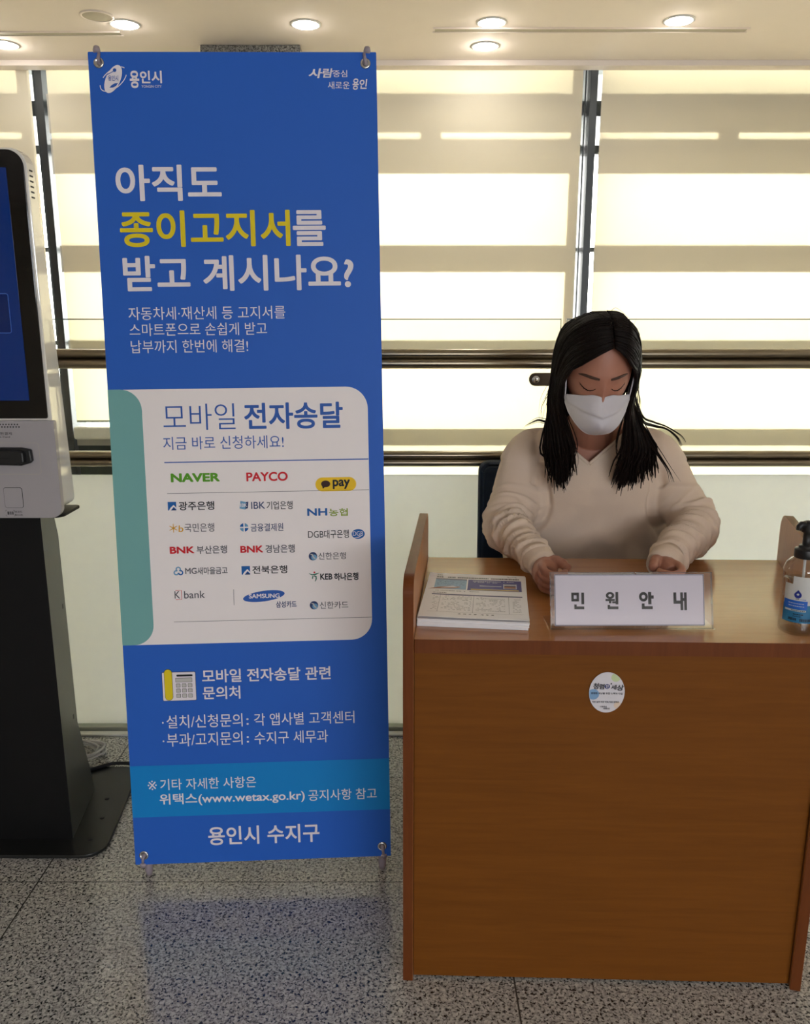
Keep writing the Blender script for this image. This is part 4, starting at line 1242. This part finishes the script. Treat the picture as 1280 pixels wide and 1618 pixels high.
# white folded face mask with ear loops
mk = MB(); nu, nv = 36, 30
def MK(s, t, off):
    K = ((0, .0715), (.24, .0705), (.46, .0625), (.63, .0490), (.78, .0345), (.90, .0220), (.96, .0150), (1.0, .0070))
    for (ta, wa), (tb, wb) in zip(K[:-1], K[1:]):
        if ta <= t <= tb+1e-9: w_ = wa+(wb-wa)*(t-ta)/(tb-ta); break
    x = s*w_
    tf = .31-.17*s*s
    top = -.0235+.004*g(abs(s)-.28, .2)-.0035*g(s, .05)-.024*s*s
    z = top+(-.124-top)*t
    yc = .1005+.030*math.sin(min(1, t/.55)*math.pi/2) if t < .55 else .1305-.042*((t-.55)/.45)**1.7
    ye = .042+.004*t
    y = yc-(yc-ye)*(abs(x)/.0715)**1.75
    y += .0060*g(t-tf, .040)*(1-s*s*.5) - .006*g(t-tf*.5, .12)*(1-s*s) - .0045*g(t-tf-.09, .05)*(1-s*s)
    y += .0008*noise.noise(Vector((s*4, t*5, 1)))
    return HD(x, y+off, z)
V = [MK(-1+2*i/nu, j/nv, 0) for j in range(nv+1) for i in range(nu+1)]
mk.add(V, [(j*(nu+1)+i, (j+1)*(nu+1)+i, (j+1)*(nu+1)+i+1, j*(nu+1)+i+1) for j in range(nv) for i in range(nu)], 0, True)
mask = mk.build('face_mask', M_mask, person)
so = mask.modifiers.new('thick', 'SOLIDIFY'); so.thickness = .0014; so.offset = 0
rim = [MK(-1, 0, .0005)]+[MK(-1, j/nv, .0005) for j in range(1, nv)]+[MK(-1+2*i/12, 1, .0005) for i in range(13)]+[MK(1, j/nv, .0005) for j in range(nv-1, 0, -1)]
MB().tube(rim, .0011, 6).build('seam', M_mask, mask)
MB().tube([MK(-1+2*i/nu, 0, .0006) for i in range(nu+1)], .0010, 6).build('seam', M_mask, mask)
for s in (-1, 1):
    MB().tube(smooth([MK(s, .03, 0), HD(s*.0745, .038, -.006), HD(s*.0790, .012, .012), HD(s*.083, -.016, .012), HD(s*.081, -.016, -.020), HD(s*.076, .010, -.045), MK(s, .45, 0)], 5), .0017, 6).build('ear_loop', M_mask, mask)

# long straight dark hair, parted right of the middle, falling over both shoulders
hr = MB(); rn = random.Random(11)
# scalp cap
nu, nv = 48, 30; V = []; F = []; idx = {}
for j in range(nv+1):
    p = math.pi*(j/nv)*.78
    for i in range(nu):
        a = 2*math.pi*i/nu
        dx, dy, dz = math.sin(p)*math.cos(a), math.sin(p)*math.sin(a), math.cos(p)
        V.append((.0775*dx, .099*dy-.003, .1185*dz))
def in_face(v): return v[1] > .035 and v[2] < .094-9.0*(v[0]-.008)**2
for j in range(nv):
    for i in range(nu):
        q = (j*nu+i, (j+1)*nu+i, (j+1)*nu+(i+1) % nu, j*nu+(i+1) % nu)
        if any(in_face(V[k]) for k in q): continue
        F.append(q)
hr.add([HD(*v) for v in V], F, 0, True)
def lerp3(a, b_, t): return tuple(a[i]+(b_[i]-a[i])*t for i in range(3))
# guide paths (head frame) from the part to below the jaw: front, middle, back
GUIDE = [[(.0, .083, .086), (.024, .089, .074), (.053, .078, .044), (.0750, .048, .006), (.0775, .038, -.040), (.074, .034, -.085)],
         [(.0, .066, .101), (.034, .066, .094), (.066, .046, .062), (.0815, .026, .012), (.0855, .018, -.045), (.084, .014, -.095)],
         [(.0, .020, .121), (.038, .016, .113), (.072, .002, .074), (.0865, -.006, .018), (.092, -.008, -.045), (.094, -.010, -.100)],
         [(.0, -.045, .108), (.040, -.052, .098), (.072, -.052, .060), (.086, -.045, .010), (.091, -.030, -.050), (.090, -.024, -.105)]]
TIP = {-1: [(.398, 1.965, .955), (.388, 1.968, .924), (.376, 1.972, .914), (.356, 1.990, .930)],
       1: [(.512, 1.965, .917), (.530, 1.968, .912), (.562, 1.975, .925), (.615, 1.995, .940)]}
MIDP = {-1: [(.392, 1.925, 1.010), (.375, 1.93, 1.005), (.358, 1.945, 1.000), (.338, 1.965, 1.000)],
        1: [(.520, 1.925, 1.010), (.535, 1.93, 1.005), (.560, 1.945, 1.005), (.590, 1.965, 1.010)]}
def pick(G, a):
    a = max(0, min(.9999, a))*(len(G)-1); i = int(a); return G[i], G[i+1], a-i
N = 250
for s in (-1, 1):
    for k in range(N):
        a = (k+rn.random())/N
        g0, g1, t = pick(GUIDE, a)
        lift = rn.uniform(-.0015, .0030)
        pts = []
        for i in range(6):
            x, y, z = lerp3(g0[i], g1[i], t)
            r_ = 1+lift/.09
            j_ = .0022*min(i, 3)
            x0 = .0105 if i == 0 else 0
            X = (s*x*r_ + (.0095 if i == 0 else (.006 if i == 1 else 0)) + (s*.0012 if i == 0 else 0))
            pts.append(HD(X+rn.gauss(0, j_*.3), y*r_+rn.gauss(0, j_*.5), z*r_+rn.gauss(0, j_*.3)))
        m0, m1, t2 = pick(MIDP[s], a); e0, e1, t3 = pick(TIP[s], a)
        mpt = Vector(lerp3(m0, m1, t2)); ept = Vector(lerp3(e0, e1, t3))
        mpt += Vector((rn.gauss(0, .006), rn.gauss(0, .006), 0))
        ept += Vector((rn.gauss(0, .009), rn.gauss(0, .004), rn.gauss(0, .014)))
        # stay in front of the sweater
        for q in (mpt, ept):
            h_ = svt.ray_cast(Vector((q.x, 1.5, q.z)), Vector((0, 1, 0)))
            if h_[0] is not None: q.y = min(q.y, h_[0].y-.006-abs(rn.gauss(0, .005)))
        mid2 = (mpt+ept)/2+Vector((rn.gauss(0, .003), 0, 0))
        h_ = svt.ray_cast(Vector((mid2.x, 1.5, mid2.z)), Vector((0, 1, 0)))
        if h_[0] is not None: mid2.y = min(mid2.y, h_[0].y-.006)
        P = smooth(pts+[mpt, mid2, ept], 3)
        for q in P[14:]:
            h_ = svt.ray_cast(Vector((q.x, 1.5, q.z)), Vector((0, 1, 0)))
            if h_[0] is not None and h_[0].y-.004 < q.y < 2.1: q.y = h_[0].y-.004
        n = len(P); r0 = rn.uniform(.0024, .0042)
        rad = [r0*(.55+.45*min(1, i/5))*(1 if i < n*.72 else max(.10, 1-((i-n*.72)/(n*.28))**1.3*.95)) for i in range(n)]
        hr.tube(P, rad, 6, flat=.65)
# hair falling down the back
for k in range(90):
    u = -1+2*(k+rn.random())/90
    x = u*.080
    P = smooth([HD(x*.35+.006, -.06, .098), HD(x*.8, -.098, .055), HD(x, -.106, -.01), HD(x*1.05, -.085, -.08), (HO.x+.01+x*1.0, 2.075, 1.075), (HO.x+.04+x*1.1, 2.200, 1.00), (HO.x+.05+x*1.1, 2.235, .88+rn.gauss(0, .02))], 3)
    n = len(P); r0 = rn.uniform(.0045, .0065)
    hr.tube(P, [r0*(1 if i < n*.75 else max(.1, 1-(i-n*.75)/(n*.25))) for i in range(n)], 6, flat=.7)
# loose strands flicked over the shoulders and a few flyaways
def strand(pts, r0):
    P = smooth(pts, 6); n = len(P)
    hr.tube(P, [r0*max(.12, 1-(i/n)**2) for i in range(n)], 5)
for k in range(9):
    j_ = rn.uniform(-.010, .010)
    strand([HD(.090, -.012, -.06), (.560, 1.945, 1.075+j_), (.600, 1.985, 1.055+j_), (.640, 2.01, 1.042+j_*.6), (.676+j_, 2.02, 1.020+j_*.5), (.690+j_, 2.02, 1.000+j_)], rn.uniform(.0012, .0026))
for k in range(6):
    j_ = rn.uniform(-.012, .012)
    strand([HD(.088, .0, -.08), (.575+j_, 1.935, 1.03), (.610+j_, 1.955, .985), (.640+j_, 1.965, .945), (.655+j_*2, 1.965, .915)], rn.uniform(.0012, .0022))
for k in range(5):
    j_ = rn.uniform(-.010, .010)
    strand([HD(-.092, -.02, -.06), (.345, 1.97, 1.068+j_), (.322, 2.00, 1.062+j_), (.295+j_, 2.02, 1.045+j_)], rn.uniform(.0010, .002))
for k in range(14):
    a = rn.uniform(0, 1); s = rn.choice((-1, 1)); x = rn.uniform(-.03, .04)
    strand([HD(.009+x*.2, .03+rn.uniform(-.05, .04), .119), HD(x+s*.01, .03+rn.uniform(-.06, .04), .128), HD(x+s*.03, .02, .125)], .0005)
for k in range(16):
    s = rn.choice((-1, 1)); y = rn.uniform(-.03, .02)
    strand([HD(s*.088, y, .0), HD(s*.097, y, -.05), HD(s*(.104+rn.uniform(0, .012)), y, -.10), HD(s*(.100+rn.uniform(0, .02)), y, -.15)], .0006)
for k in range(8):
    s = rn.choice((-1, 1))
    x = .395 if s < 0 else .50
    strand([HD(s*.070, .040, -.085), (x+rn.uniform(-.006, .01), 1.92, 1.02), (x+rn.uniform(0, .02), 1.945, .97), (x+rn.uniform(0, .03), 1.96, .93)], .0009)
hair = hr.build('hair', M_hair, person)
